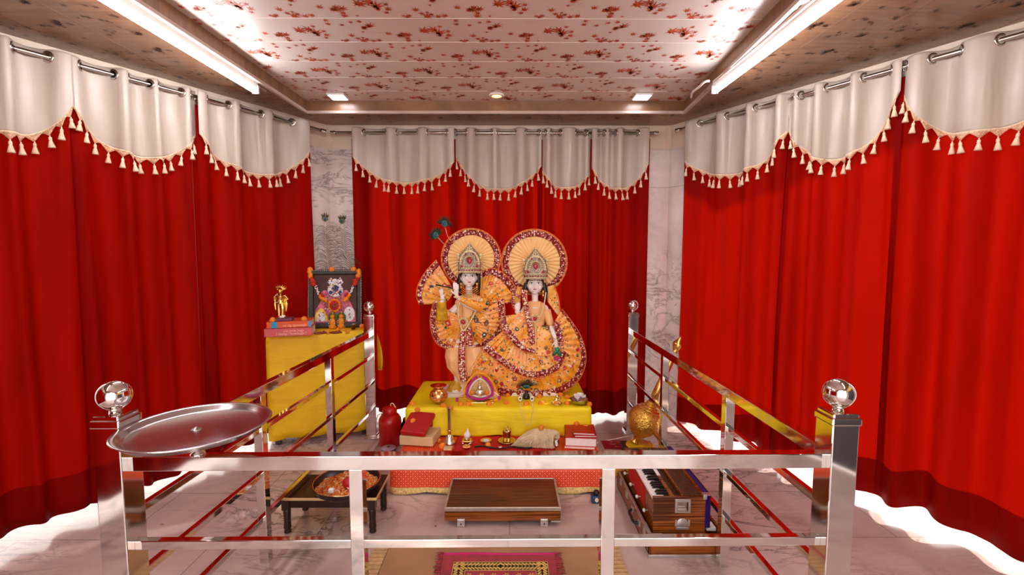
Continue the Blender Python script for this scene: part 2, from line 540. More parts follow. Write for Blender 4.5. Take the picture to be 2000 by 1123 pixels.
m.add([(-2.0, -.5, TRAY + .06), (2.0, -.5, TRAY + .06), (2.0, 3.6, TRAY + .06), (-2.0, 3.6, TRAY + .06)], [(0, 1, 2, 3)], 0)
def inside(x, y, mg):
    if y > 3.40 - mg or y < -.29: return False
    v = (y + .3) / 3.71
    return tFL.x + (tBL.x - tFL.x) * v + mg < x < tFR.x + (tBR.x - tFR.x) * v - mg
for (x, y, r, a) in sprays(5, -1.6, 1.4, 2.271 - .249 * 10, 3.45, .60, .249):
    if inside(x, y, r * .4):
        P = maple(x, y, r * 1.25, a)
        P = [p for p in P]
        m.add([(p[0], p[1], TRAY - .0006) for p in P] + [(x, y, TRAY - .0006)], [(len(P), i, (i + 1) % len(P)) for i in range(len(P))], 1)
# panel joints
yy = 2.271 - .249 * 10
while yy < 3.4:
    m.box((-.15, yy, TRAY - .0003), (2.9, .004, .0014), 2); yy += .2445
# thin printed twigs
rr = random.Random(3)
for k in range(150):
    x = rr.uniform(-1.4, 1.15); y = rr.uniform(0, 3.35)
    if inside(x, y, .06):
        a = rr.uniform(-.7, .7); L = rr.uniform(.03, .08); w = .0011
        d = Vector((math.cos(a), math.sin(a), 0)); n = Vector((-d.y, d.x, 0)) * w; p = Vector((x, y, TRAY - .0005))
        q = p + d * L + n * 9
        m.add([p - n, p + n, q + n * .3, q - n * .3], [(0, 3, 2, 1)], 3)
M['pvc_pink'] = simple('pale_pink_ceiling_panel', '#d6ccc4', .28, var=.03, vscale=2)
M['leaf_print'] = simple('rust_leaf_print', '#bf4a1e', .35, var=.25, vscale=7)
M['joint'] = simple('pale_panel_joint', '#f0e4de', .4)
M['twig_print'] = simple('faint_twig_print', '#b58a80', .35)
struct(m.build('ceiling', ['pvc_pink', 'leaf_print', 'joint', 'twig_print']))

def m_soffit():
    t = NT('soffit_bounce_tint')
    n1 = t.noise(t.tc((1.2, 9, 1)), 3, 5, .6, .8)
    c = t.ramp(n1.outputs[0], [(.3, '#6a4a32'), (.7, '#93694a')])  # bounced red and orange light put into the panel colour as brown
    t.l(c, t.b.inputs['Base Color']); t.setv(Roughness=.3)
    return t.m
M['soffit'] = m_soffit()
M['leaf_shaded'] = simple('shaded_leaf_print', '#3e1a10', .35, var=.2, vscale=5)  # leaf print darkened along with the bounce-tinted soffit panels
M['joint_d'] = simple('dark_panel_joint', '#7d5c48', .5)
m = MB()
o4 = [(-2.95, -1.3), (2.95, -1.3), (2.95, 4.0), (-2.95, 4.0)]
i4 = [(tFL.x, tFL.y), (tFR.x, tFR.y), (tBR.x, tBR.y), (tBL.x, tBL.y)]
vs = [(x, y, CEIL) for x, y in o4] + [(x, y, CEIL) for x, y in i4] + [(x, y, TRAY + .02) for x, y in i4] + [(x, y, CEIL + .12) for x, y in o4]
fs = [(0, 4, 5, 1)[::-1], (1, 5, 6, 2)[::-1], (2, 6, 7, 3)[::-1], (3, 7, 4, 0)[::-1]]
fs += [(4, 5, 9, 8), (5, 6, 10, 9), (6, 7, 11, 10), (7, 4, 8, 11)]
fs += [(0, 1, 13, 12), (1, 2, 14, 13), (2, 3, 15, 14), (3, 0, 12, 15), (12, 13, 14, 15)]
m.add(vs, fs, 0)
for (x, y, r, a) in sprays(9, -2.8, 2.6, .4, 3.7, .66, .27):
    if inside(x, y, -r - .01) : continue
    # keep within the hexagon
    if (Vector((x, y, 0)) - cL).dot(nL) < .05 or (Vector((x, y, 0)) - cR).dot(nR) < .05 or y > YB - .04: continue
    P = maple(x, y, r, a)
    m.add([(p[0], p[1], CEIL - .0006) for p in P] + [(x, y, CEIL - .0006)], [(len(P), i, (i + 1) % len(P)) for i in range(len(P))], 1)
for k in range(7):
    xx = 1.42 + k * .25
    m.box((xx, 1.5, CEIL - .0003), (.003, 4.2, .001), 2); m.box((-xx - .2, 1.5, CEIL - .0003), (.003, 4.2, .001), 2)
struct(m.build('ceiling_surround', ['soffit', 'leaf_shaded', 'joint_d']))
M['edge_trim'] = simple('pale_edge_trim', '#b9a59a', .3, var=.06)
m = MB()
zz = CEIL - .006
for a, c_ in ((tBL, tBR), (tBL, tFL), (tBR, tFR)):
    m.bar((a.x, a.y, zz), (c_.x, c_.y, zz), .022, .02)
struct(m.build('trim_1', 'edge_trim', bevel=.003))
# ---------------------------------------------------------------- ceiling lamps
def emis(name, col, st):
    t = NT(name); t.b.inputs['Emission Color'].default_value = lin(col); t.b.inputs['Emission Strength'].default_value = st
    t.b.inputs['Base Color'].default_value = (.9, .9, .9, 1); return t.m
M['tube_glow'] = emis('tube_glow', (.98, .97, 1.0), 42)
M['panel_glow'] = emis('cool_panel_glow', (.86, .90, 1.0), 18)
M['warm_glow'] = emis('warm_glow', (1.0, .42, .07), 5)
def tube_light(a, bb, label):
    a = Vector(a); bb = Vector(bb)
    t = thing('tube_light', label, 'light', (a + bb) / 2)
    m = MB(); m.bar(a + Vector((0, 0, .037)), bb + Vector((0, 0, .037)), .024, .048); m.build('housing', 'white_plastic', t, True, bevel=.003)
    m = MB(); d = (bb - a).normalized()
    m.tube([a + d * .012, bb - d * .012], .0165, 16); m.build('diffuser', 'tube_glow', t, True)
    for p, q in ((a, 1), (bb, -1)):
        m = MB(); m.bar(p + Vector((0, 0, .006)), p + d * (.014 * q) + Vector((0, 0, .006)), .037, .046); m.build('end_cap', 'white_plastic', t, True, bevel=.003)
    return t
tube_light((-1.471, 2.80, CEIL - .062), (-1.488, 1.60, CEIL - .062), 'glowing white tube light under the ceiling on the left, over the left curtains')
tube_light((1.191, 2.785, CEIL - .062), (1.204, 1.585, CEIL - .062), 'glowing white tube light under the ceiling on the right, over the right curtains')
# added lamps of the same kind out of view, for frontal light and reflections
tube_light((-.6, -.75, CEIL - .062), (.6, -.75, CEIL - .062), 'added white fill tube over the entrance behind the viewer')
tube_light((-1.535, 1.25, CEIL - .062), (-1.55, .05, CEIL - .062), 'added white fill tube on the left, beside the viewer and out of view')
tube_light((1.25, 1.25, CEIL - .062), (1.265, .05, CEIL - .062), 'added white fill tube on the right, beside the viewer and out of view')
for (px, py, lab) in ((660, 187, 'square white ceiling downlight nearest the left tube light'), (1254, 187, 'square white ceiling downlight nearest the right tube light')):
    p = G(px, py, TRAY)
    t = thing('square_downlight', lab, 'light', p)
    m = MB(); m.box((0, 0, -.006), (.118, .118, .012)); m.build('frame', 'white_plastic', t, bevel=.003)
    m = MB(); m.box((0, 0, -.0125), (.1, .1, .003)); m.build('diffuser', 'panel_glow', t)
p = G(970, 185, TRAY)
t = thing('round_downlight', 'round warm yellow ceiling downlight between the two square white ones', 'light', p)
m = MB(); m.lathe([(.052, 0), (.054, -.004), (.048, -.011), (.038, -.011)], 32); m.build('frame', 'white_plastic', t)
m = MB(); m.lathe([(.0, -.012), (.03, -.012), (.038, -.009)], 32); m.build('diffuser', 'warm_glow', t)
# surface conduit and cable beside the tubes
m = MB(); m.tube(cr([(-1.478, 2.92, CEIL - .018), (-1.478, 2.6, CEIL - .018), (-1.486, 2.2, CEIL - .018), (-1.5, 1.5, CEIL - .018), (-1.5, .4, CEIL - .018)], 24), .008, 8)
tag(m.build('cable_conduit', 'edge_trim'), 'thin pale conduit along the ceiling edge beside the left tube light', 'conduit')
m = MB(); m.tube(cr([(1.19, 2.92, CEIL - .018), (1.185, 2.6, CEIL - .018), (1.175, 2.2, CEIL - .018), (1.165, 1.5, CEIL - .018), (1.15, .4, CEIL - .018)], 24), .009, 8)
tag(m.build('cable_conduit', 'edge_trim'), 'thin pale conduit along the ceiling edge beside the right tube light', 'conduit')
m = MB(); m.tube(cr([tuple(G(x, y, CEIL - .01)) for x, y in ((1350, 190), (1353, 180), (1364, 171), (1376, 160), (1386, 158))], 20), .007, 8)
tag(m.build('white_cable', 'white_plastic'), 'short bent white cable at the far right corner of the ceiling recess', 'cable')
m = MB(); m.tube(cr([tuple(G(x, y, CEIL - .01)) for x, y in ((1553, 14), (1560, 6), (1575, 0), (1590, -8))], 16), .010, 8)
tag(m.build('white_cable', 'white_plastic'), 'white cable bend beside the right tube light at the top edge of the photo', 'cable')
# ---------------------------------------------------------------- curtains
RODZ = 2.258
STAND = .085
uFL = (fL - eL).normalized(); nFL = -nl
uFR = (fR - eR).normalized(); nFR = -nr
WALLS = {'front_left': (eL, uFL, nFL), 'left': (cL, uL, nL), 'right': (cR, uR, nR), 'back': (cL, Vector((1, 0, 0)), Vector((0, -1, 0)))}
def wt(w, px, py, off=STAND):
    """pixel -> (t along wall, height) on the curtain plane of that wall"""
    o, u, n = WALLS[w]; d = ray(px, py); p0 = o + n * off
    k = (Vector((p0.x, p0.y, 0)).dot(n)) / Vector((d.x, d.y, 0)).dot(n)
    P = Vector((0, 0, CAMH)) + d * k
    return (P - o).dot(u), P.z
def make_tassel():
    m = MB()
    m.lathe([(.0, .0), (.0022, -.002), (.0022, -.008), (.0055, -.011), (.0045, -.017), (.0065, -.019), (.0042, -.022), (.006, -.03), (.0095, -.046), (.0115, -.056), (.0, -.056)], 10, 0, None, True)
    me = m.build('tassel', 'cream'); bpy.data.objects.remove(me, do_unlink=False) if False else None
    return me
TASSEL = make_tassel(); TASSEL_ME = TASSEL.data; bpy.data.objects.remove(TASSEL)
def make_ring():
    m = MB(); m.lathe([(.0165, -.003), (.027, -.003), (.028, 0), (.027, .003), (.0165, .003), (.0150, 0), (.0165, -.003)], 24)
    o = m.build('eyelet_ring', 'steel_brushed'); me = o.data; bpy.data.objects.remove(o); return me
RING_ME = make_ring()
TM = T(-1.374, 3.358, 0) @ RZ(math.radians(18)); TW, TDF, TDB, TZ = .66, -.12, .13, .778
TMI = TM.inverted()
def clear_table(p, n):
    '''the cloth hangs behind the side table instead of through it'''
    if p.z > TZ + .06: return p
    k = min(1, (TZ + .06 - p.z) / .06)
    q = p.copy(); s = 0
    while s < .3:
        l = TMI @ q
        if -TW / 2 - .028 < l.x < TW / 2 + .03 and TDF - .03 < l.y < TDB + .03: q = q - n * .004; s += .004
        else: break
    return p.lerp(q, k)
def curtain(w, t0, t1, cross, first_front, zl, zlow, zr, zbot, label, group, seed, ztop=2.292, pw=2.4, AF=.040, AB=.034, low_at=.5, botfun=None):
    o, u, n = WALLS[w]; rr = random.Random(seed)
    K = [t0] + sorted(cross) + [t1]
    def fold(t):
        t = min(max(t, t0), t1)
        for i in range(len(K) - 1):
            if K[i] <= t <= K[i+1] + 1e-9:
                sgn = 1 if (i % 2 == 0) == first_front else -1
                x = (t - K[i]) / (K[i+1] - K[i])
                if i == 0: x = .35 + .65 * x
                if i == len(K) - 2: x = .65 * x
                L = K[i+1] - K[i]
                amp = (AF if sgn > 0 else AB) * min(1, L / .07)
                sh = math.sin(PI * x); sh = sh ** .75 if sh > 0 else 0
                return sgn * amp * sh
        return 0
    ph = [rr.uniform(0, 6.28) for _ in range(6)]
    def off(t, z, back=0):
        h = (ztop - z) / 2.2
        f = fold(t)
        soft = sum(math.sin(t * fr + ph[i] + .5 * math.sin(z * 1.3 + ph[i])) for i, fr in enumerate((17, 29, 41))) / 3
        k = 1 / (1 + .5 * h)
        return f * k + soft * .042 * min(1, h * 1.5)
    W = t1 - t0
    def P(t, z, d):
        # cloth sags a touch wider/narrower with height
        q = o + u * t + n * (STAND + d); return Vector((q.x, q.y, z))
    root = thing('curtain', label, 'curtain', P((t0 + t1) / 2, 0, 0) * 1.0, 0, group)
    nx = max(24, int(W / .011)); nz = 34
    # red drape hangs behind the pelmet, from just under the pelmet head to the floor
    if botfun is None: botfun = lambda t: zbot + .016 * math.sin(t * 9 + ph[0]) + .010 * math.sin(t * 23 + ph[1])
    m = MB(); rows = []
    HEM = .17
    zt = RODZ - .05
    for i in range(nz + 1):
        v = i / nz; row = []
        for j in range(nx + 1):
            ov = .016 + (.03 if seed in (1, 2) else .006) * max(0, v - .2); t = t0 - ov + (W + 2 * ov) * j / nx; zb = botfun(t)
            z = zt + (zb - zt) * v
            row.append(clear_table(P(t, z, off(t, z) - .009 - (.005 if seed % 2 else 0)), n) if seed in (1, 2) else P(t, z, off(t, z) - .009 - (.005 if seed % 2 else 0)))
        rows.append(row)
    hemrow = int(nz * (1 - HEM / 2.1))
    m.grid(rows, mfun=lambda i, j: 1 if i >= hemrow else 0)
    m.build('drape', ['red_cloth', 'red_hem'], root, True, solid=.0016)
    def zb2(t):
        x = (t - t0) / W
        if x < low_at: s = 1 - x / low_at; e = zl
        else: s = (x - low_at) / (1 - low_at); e = zr
        return zlow + (e - zlow) * s ** pw
    m = MB(); rows = []
    for i in range(25):
        v = i / 24; row = []
        for j in range(nx + 1):
            t = t0 + W * j / nx; z = ztop + (zb2(t) - ztop) * v; t += .007 * (2 * j / nx - 1)
            row.append(P(t, z, off(t, z) + .003))
        rows.append(row)
    m.grid(rows); m.build('pelmet', 'satin', root, True, solid=.0016)
    # braid and lace scallops under the pelmet edge
    m = MB(); br = MB()
    sp = .066
    path = [t0 + W * j / nx for j in range(nx + 1)]
    S = [0]; pts = [P(t, zb2(t), off(t, zb2(t)) + .006) for t in path]
    for j in range(1, len(pts)): S.append(S[-1] + (pts[j] - pts[j-1]).length)
    br.grid([[p + Vector((0, 0, .006)) for p in pts], [p - Vector((0, 0, .006)) for p in pts]])
    tot = S[-1]; cnt = max(3, round(tot / sp)); sp = tot / cnt
    def at(s):
        s = min(max(s, 0), tot)
        for j in range(1, len(S)):
            if S[j] >= s:
                q = (s - S[j-1]) / max(1e-9, S[j] - S[j-1]); return pts[j-1].lerp(pts[j], q), path[j-1] + (path[j] - path[j-1]) * q
        return pts[-1], path[-1]
    top = []; bot = []
    N = cnt * 10
    for k in range(N + 1):
        s = tot * k / N; p, t = at(s); x = (k % 10) / 10; x = abs(x - .5) * 2    # 1 at joints, 0 at the tassel
        dep = .007 + .027 * (1 - x) ** 1.2
        top.append(p); bot.append(p - Vector((0, 0, dep)))
    br.grid([top, bot], mi=1)
    br.build('lace_trim', ['cream', 'lace'], root, True, solid=.0012)
    for k in range(cnt):
        p, t = at(sp * (k + .5))
        q = bpy.data.objects.new('tassel', TASSEL_ME); C.objects.link(q); q.parent = root
        q.location = p - Vector((0, 0, .031)) + n * .004 - root.location
        q.scale = (1.25, 1.25, rr.uniform(.95, 1.1)); q.rotation_euler = (rr.uniform(-.1, .1), rr.uniform(-.1, .1), rr.uniform(0, 3))
    for c in sorted(cross):
        if c < t0 + .004 or c > t1 - .004: continue
        e = .006; d1 = off(c + e, RODZ) - off(c - e, RODZ)
        tg = (u * (2 * e) + n * d1).normalized(); nn = tg.cross(Vector((0, 0, 1)))
        q = bpy.data.objects.new('eyelet_ring', RING_ME); C.objects.link(q); q.parent = root
        pp = P(c, RODZ, off(c, RODZ) + .003) - root.location
        q.rotation_euler = nn.to_track_quat('Z', 'Y').to_euler(); q.location = pp
    return root
M['lace'] = simple('cream_lace', '#dba987', .8, var=.3, vscale=220)

def spans(w, L, y=258):
    """visible rod spans in pixels -> crossing positions"""
    out = []
    for x in L: out.append(wt(w, x, y)[0])
    return sorted(out)
# left wall (t grows towards the viewer, so to the left in the photo)
def TL(x): return wt('left', x, 250)[0]
def TR(x): return wt('right', x, 250)[0]
def TB(x): return wt('back', x, 258)[0]
def ZL(x, y): return wt('left', x, y)[1]
def ZR(x, y): return wt('right', x, y)[1]
def ZB(x, y): return wt('back', x, y)[1]
GL, GR, GB = 'red curtains along the left wall', 'red curtains along the right wall', 'red curtains behind the shrine'
def side_bottom(w, pxs):
    """hem height from photo points"""
    q = sorted((wt(w, x, y) for x, y in pxs))
    def f(t):
        if t <= q[0][0]: return q[0][1]
        for a, b2 in zip(q, q[1:]):
            if a[0] <= t <= b2[0]:
                s = (t - a[0]) / (b2[0] - a[0]); s = s * s * (3 - 2 * s); return a[1] + (b2[1] - a[1]) * s
        return q[-1][1]
    return f
curtain('left', TL(597), TL(385), spans('left', [408, 447, 470, 510, 533, 570]), True, ZL(597, 295), ZL(490, 338), ZL(385, 263), .06,
        'red curtain with white pelmet on the left wall, nearest the back corner', GL, 1)
curtain('left', TL(384), TL(141), spans('left', [165, 228, 258, 297, 315, 357, 376]), False, ZL(385, 263), ZL(285, 308), ZL(141, 210), .06,
        'red curtain with white pelmet on the left wall, in the middle of the three', GL, 2)
curtain('left', TL(140), TL(-170), spans('left', [37, 104, 2, -60, -110]), True, ZL(140, 208), ZL(30, 262), ZL(-170, 200), .07,
        'red curtain with white pelmet on the left wall, cut by the left photo edge', GL, 3, low_at=.42)
curtain('right', TR(1347), TR(1540), spans('right', [1368, 1400, 1421, 1457, 1476, 1514, 1537]), True, ZR(1347, 315), ZR(1420, 342), ZR(1540, 255), .06,
        'red curtain with white pelmet on the right wall, nearest the back corner', GR, 4)
curtain('right', TR(1541), TR(1756), spans('right', [1548, 1562, 1588, 1613, 1656, 1683, 1733]), False, ZR(1541, 255), ZR(1630, 312), ZR(1756, 180), .055,
        'red curtain with white pelmet on the right wall, in the middle of the three', GR, 5)
curtain('right', TR(1757), TR(2200), spans('right', [1763, 1813, 1866, 1941, 2010, 2090]), False, ZR(1757, 178), ZR(1890, 262), ZR(2200, 120), .05,
        'red curtain with white pelmet on the right wall, cut by the right photo edge', GR, 6, low_at=.40)
curtain('back', TB(692), TB(886), spans('back', [712, 753, 777, 815, 837, 872]), True, ZB(692, 308), ZB(795, 357), ZB(886, 318), .06,
        'red back curtain with white pelmet, leftmost of the four behind the shrine', GB, 7)
curtain('back', TB(887), TB(1056), spans('back', [890, 910, 930, 960, 973, 1006, 1028, 1052]), True, ZB(887, 300), ZB(970, 370), ZB(1056, 325), .05,
        'red back curtain with white pelmet, hanging above the two crowned statues', GB, 8)
curtain('back', TB(1057), TB(1156), spans('back', [1065, 1077, 1094, 1126, 1144, 1150]), False, ZB(1057, 328), ZB(1105, 368), ZB(1156, 332), .05,
        'narrow red back curtain with white pelmet, between the one above the statues and the rightmost', GB, 9)
curtain('back', TB(1157), TB(1264), spans('back', [1169, 1180, 1191, 1202, 1218, 1245]), True, ZB(1157, 330), ZB(1203, 369), ZB(1264, 322), .05,
        'red back curtain with white pelmet, rightmost of the four and beside the right marble pillar', GB, 10)

def rod(w, ta, tb, label, brk):
    o, u, n = WALLS[w]
    t = thing('curtain_rod', label, 'curtain rod', o + u * ((ta + tb) / 2) + n * STAND + Vector((0, 0, RODZ)))
    a = o + u * ta + n * STAND + Vector((0, 0, RODZ)); bb = o + u * tb + n * STAND + Vector((0, 0, RODZ))
    m = MB(); m.cyl(a, bb, .011, seg=16); m.build('pole', 'steel_brushed', t, True)
    for p, s in ((a, -1), (bb, 1)):
        m = MB(); m.lathe([(.014, 0), (.015, .004), (.015, .02), (.013, .028), (.016, .034), (.0, .036)], 20, 0, Matrix.Translation(p) @ rotm(u * s)); m.build('finial', 'steel_brushed', t, True)
    for q in brk:
        p = o + u * q + Vector((0, 0, RODZ))
        m = MB(); m.cyl(p, p + n * STAND, .006, seg=10); m.cyl(p, p + n * .006, .022, seg=18); m.cyl(p + n * .05 + Vector((0, 0, -.03)), p + n * (STAND + .004) + Vector((0, 0, -.012)), .006, seg=8); m.build('bracket', 'steel_brushed', t, True)
rod('left', TL(627), TL(-200), 'brushed steel curtain rod along the left wall', (TL(605), TL(384.5), TL(141)))
rod('right', TR(1328), TR(2230), 'brushed steel curtain rod along the right wall', (TR(1343), TR(1540.5), TR(1757)))
rod('back', TB(655), TB(1277), 'brushed steel curtain rod along the back wall', (TB(688), TB(1268)))

for k, (a, b2, lab) in enumerate(((.15, .95, 'red curtain with white pelmet beside the viewer on the left, nearer the shrine'), (.96, 1.7, 'red curtain with white pelmet beside the viewer on the left, middle one'), (1.71, 2.4, 'red curtain with white pelmet beside the viewer on the left, by the entrance'))):
    c_ = [a + (b2 - a) * q for q in (.1, .25, .36, .52, .63, .8, .9)]
    curtain('front_left', a, b2, c_, True, 2.05, 1.9, 2.05, .06, lab, 'red curtains beside the entrance', 11 + k)
# grey folding door with a yellow cloth band over it, right of the viewer
M['door_grey'] = simple('grey_door_panel', '#4a4246', .5)
L_ = (fR - eR).length; a_ = eR + uFR * .4 - nFR * .06; b_ = eR + uFR * (L_ - .5) - nFR * .06
m = MB(); wall_seg(m, a_, b_, .02, 2.1, .05, 0, -nFR); struct(m.build('door_1', 'door_grey'))
m = MB(); rows = []
for i in range(8):
    rows.append([Vector(((a_ + (b_ - a_) * (j / 60)).x, (a_ + (b_ - a_) * (j / 60)).y, 2.1 - .42 * i / 7)) + nFR * (.06 + .012 * math.sin(j * .9)) for j in range(61)])
m.grid(rows); tag(m.build('yellow_valance', 'yellow2', None, solid=.002), 'yellow cloth valance over the grey door at the right, beside the viewer', 'cloth')
# ---------------------------------------------------------------- polished steel railing round the shrine
RT = .785       # top of the top rail
pFL, pFR, pBL, pBR = Vector((-1.10, 1.275, 0)), Vector((.932, 1.285, 0)), Vector((-.996, 3.305, 0)), Vector((.900, 3.38, 0))
rail = thing('steel_railing', 'polished stainless steel railing of posts and rails enclosing the shrine on three sides', 'railing', (-.07, 2.3, 0))
def corner_post(p, rz=0):
    Mx = T(p.x, p.y, 0) @ RZ(rz)
    m = MB(); m.box((0, 0, .445), (.074, .074, .87), 0, Mx); o = m.build('corner_post', 'chrome', rail, True, bevel=.003)
    m = MB(); m.box((0, 0, .885), (.082, .082, .022), 0, Mx); m.box((0, 0, .9), (.072, .072, .014), 0, Mx); m.build('post_cap', 'chrome', o, True, bevel=.004)
    m = MB(); m.lathe([(.016, .905), (.014, .915), (.02, .92)], 20, 0, Mx); m.sph((p.x, p.y, .957), .0415, 40, 24); m.build('ball_finial', 'chrome', o, True)
    m = MB(); m.box((0, 0, .006), (.098, .098, .012), 0, Mx); m.box((0, 0, .018), (.092, .092, .014), 0, Mx); m.build('base_flange', 'chrome', o, True, bevel=.003)
for p in (pFL, pFR, pBL, pBR): corner_post(p)
def V3(p, z): return Vector((p.x, p.y, z))
def run(a, bb, zs, w, bal):
    d = (bb - a).normalized()
    A0 = a + d * .036; B0 = bb - d * .036
    for i, (z, h, nm) in enumerate(zs):
        m = MB(); m.bar(V3(A0, z), V3(B0, z), w if i == 0 else .022, h); m.build(nm, 'chrome', rail, True, bevel=.002)
    for q in bal:
        pz = a.lerp(bb, q)
        m = MB(); m.bar(V3(pz, .0), V3(pz, RT - .040), .036, .036)
        # turn the square baluster with its rail
        m.v = []; m.f = []; m.mi = []; m.sm = []
        ang = math.atan2(d.y, d.x)
        m.box((0, 0, (RT - .038) / 2), (.038, .038, RT - .038), 0, T(pz.x, pz.y, 0) @ RZ(ang)); m.build('baluster', 'chrome', rail, True, bevel=.002)
run(pFL, pFR, [(RT - .0205, .041, 'top_rail'), (.523, .026, 'lower_rail'), (.32, .026, 'lower_rail'), (.13, .026, 'lower_rail')], .034, (.329, .679))
run(pFL, pBL, [(RT - .0205, .041, 'top_rail'), (.595, .022, 'lower_rail'), (.40, .022, 'lower_rail'), (.205, .022, 'lower_rail')], .036, (.33, .665))
run(pFR, pBR, [(RT - .0205, .041, 'top_rail'), (.61, .022, 'lower_rail'), (.415, .022, 'lower_rail'), (.22, .022, 'lower_rail')], .036, (.30, .665))
# ---------------------------------------------------------------- cloth covered platforms and table
def m_brocade():
    t = NT('orange_red_brocade')
    co = t.tc((1, 1, 1), rot=(0, PI / 4, 0))
    ck = t.n('ShaderNodeTexVoronoi', feature='F1', distance='CHEBYCHEV'); ck.inputs['Scale'].default_value = 54; ck.inputs['Randomness'].default_value = 0
    # flatten the depth axis so that the lattice runs straight over the hanging face
    mp = t.tc((1, .0, 1), rot=(0, PI / 4, 0)); t.l(mp, ck.inputs['Vector'])
    c = t.ramp(ck.outputs['Distance'], [(.10, '#ffc890'), (.16, '#f0341c'), (.42, '#d61a10'), (.47, '#f07a30')])
    t.l(c, t.b.inputs['Base Color']); t.setv(Roughness=.5)
    return t.m
M['brocade'] = m_brocade()
M['gold_lace'] = simple('pale_gold_border', '#f0c880', .5, .1, .25, 90, bump=.4, bscale=160)
M['red_velvet'] = simple('red_velvet', '#c00208', .8, var=.12, vscale=9)
M['plinth_wood'] = simple('plain_plywood', '#9c7a50', .6)
PZ = .145      # low platform top
px0, px1, py0, py1 = -.655, .535, 2.505, 3.60
low = thing('low_platform', 'low wide platform under the red and orange cloth, carrying the yellow covered dais', 'platform', (-.06, 3.05, 0))
m = MB(); m.box(((px0 + px1) / 2, (py0 + .03 + py1) / 2, .058), (px1 - px0 - .05, py1 - py0 - .06, .085)); m.build('board', 'plinth_wood', low, True, bevel=.004)
for x in (px0 + .08, px1 - .08):
    for y in (py0 + .12, py1 - .1):
        m = MB(); m.box((x, y, .0085), (.07, .07, .017)); m.build('foot', 'dark_wood', low, True)
# cloth over it: hanging front with a gold border
def draped_box(x0, x1, y0, y1, ztop, zb, rad=.012, wob=.004, nx=60, seed=1, fall=('f', 'l', 'r'), mx=None, mfun=None, flare=.0):
    """cloth over a box: top sheet plus hanging front and sides in one skin"""
    rr = random.Random(seed); rows = []
    prof = []                                     # (outward, z) going from the middle of the top over the edge
    H = ztop - zb
    drop = [0, .05, .15, .3, .45, .6, .75, .86, .93, 1.0]
    cx, cy = (x0 + x1) / 2, (y0 + y1) / 2
    per = []
    n1 = nx; n2 = max(8, int(nx * (y1 - y0) / (x1 - x0)))
    for i in range(n2 + 1): per.append((x0, y1 - (y1 - y0) * i / n2, -1, 0))
    for i in range(1, n1 + 1): per.append((x0 + (x1 - x0) * i / n1, y0, 0, -1))
    for i in range(1, n2 + 1): per.append((x1, y0 + (y1 - y0) * i / n2, 1, 0))
    m = MB(); rows = []
    for q in (0, .5, .9, .97):
        rows.append([Vector((cx + (x - cx) * q, y1 + (y - y1) * q, ztop + .0015 * math.sin(x * 31 + y * 17))) for x, y, a, b2 in per])
    rows.append([Vector((x, y, ztop - .002)) for x, y, a, b2 in per])
    for d in drop[1:]:
        r = []
        for k, (x, y, a, b2) in enumerate(per):
            w = wob * d * (math.sin(k * .55 + seed) + .6 * math.sin(k * 1.23 + seed * 2)) + .006 + flare * d
            zz = ztop - H * d
            if d == 1.0: zz += .006 * math.sin(k * .4 + seed)
            r.append(Vector((x + a * w, y + b2 * w, zz)))
        rows.append(r)
    m.grid(rows, mfun=mfun)
    if mx is not None: m.v = [mx @ v for v in m.v]
    return m
m = draped_box(px0, px1, py0 + .006, py1, PZ, .008, wob=.003, flare=.008, mfun=lambda i, j: 1 if i >= 10 else 0)
o = m.build('platform_cloth', ['brocade', 'gold_lace'], None, solid=.003)
tag(o, 'orange red latticed cloth with a pale gold border over the low platform', 'cloth')
m = MB(); rr = random.Random(4)
rows = []
for i in range(14):
    rows.append([Vector((-.34 + .62 * j / 24, 2.62 + .36 * i / 13, PZ + .0055 + .0012 * math.sin(i * 1.1) * math.sin(j * .7))) for j in range(25)])
m.grid(rows); tag(m.build('altar_cloth', 'red_velvet', None, solid=.003), 'plain dark red cloth spread under the small brass vessels before the dais', 'cloth')

# dais with the statues
DX0, DX1, DY0, DY1, DZ = -.668, .528, 2.955, 3.565, .333
d = thing('dais', 'box dais under the yellow cloth, standing on the low platform', 'platform', (-.07, 3.28, PZ + .004))
m = MB(); m.box(((DX0 + DX1) / 2, (DY0 + DY1) / 2, (DZ + PZ) / 2), (DX1 - DX0 - .03, DY1 - DY0 - .03, DZ - PZ - .012)); m.build('box', 'plinth_wood', d, True, bevel=.004)
m = MB(); m.box(((DX0 + DX1) / 2, DY0 + .03, PZ + .012), (DX1 - DX0 - .08, .02, .014)); m.build('runner', 'plinth_wood', d, True)
m = draped_box(DX0, DX1, DY0, DY1, DZ + .004, PZ + .008, wob=.002, seed=3, flare=.003)
# corner point of the cloth at the front right and a lifted hem line
o = m.build('dais_cloth', 'yellow', None, solid=.0025)
tag(o, 'bright yellow cloth covering the dais the two statues stand on', 'cloth')

# tall side table in the left corner
tm = TM
tb = thing('side_table', 'side table hidden under a golden yellow cloth in the left back corner', 'table', (-1.374, 3.358, 0), math.radians(18))
m = MB(); m.box((0, (TDF + TDB) / 2, TZ - .02), (TW - .02, TDB - TDF - .02, .03)); m.build('table_top', 'dark_wood', tb, bevel=.004)
for x in (-TW / 2 + .04, TW / 2 - .04):
    for y in (TDF + .04, TDB - .04):
        m = MB(); m.box((x, y, (TZ - .04) / 2), (.04, .04, TZ - .04)); m.build('leg', 'dark_wood', tb, bevel=.004)
m = draped_box(-TW / 2, TW / 2, TDF, TDB, TZ, .045, wob=.005, seed=5, flare=.006, nx=40, mx=tm)
tag(m.build('table_cloth', 'yellow2', None, solid=.0025), 'golden yellow cloth hanging to the floor over the side table with the picture', 'cloth')
m = MB(); rr = random.Random(2)
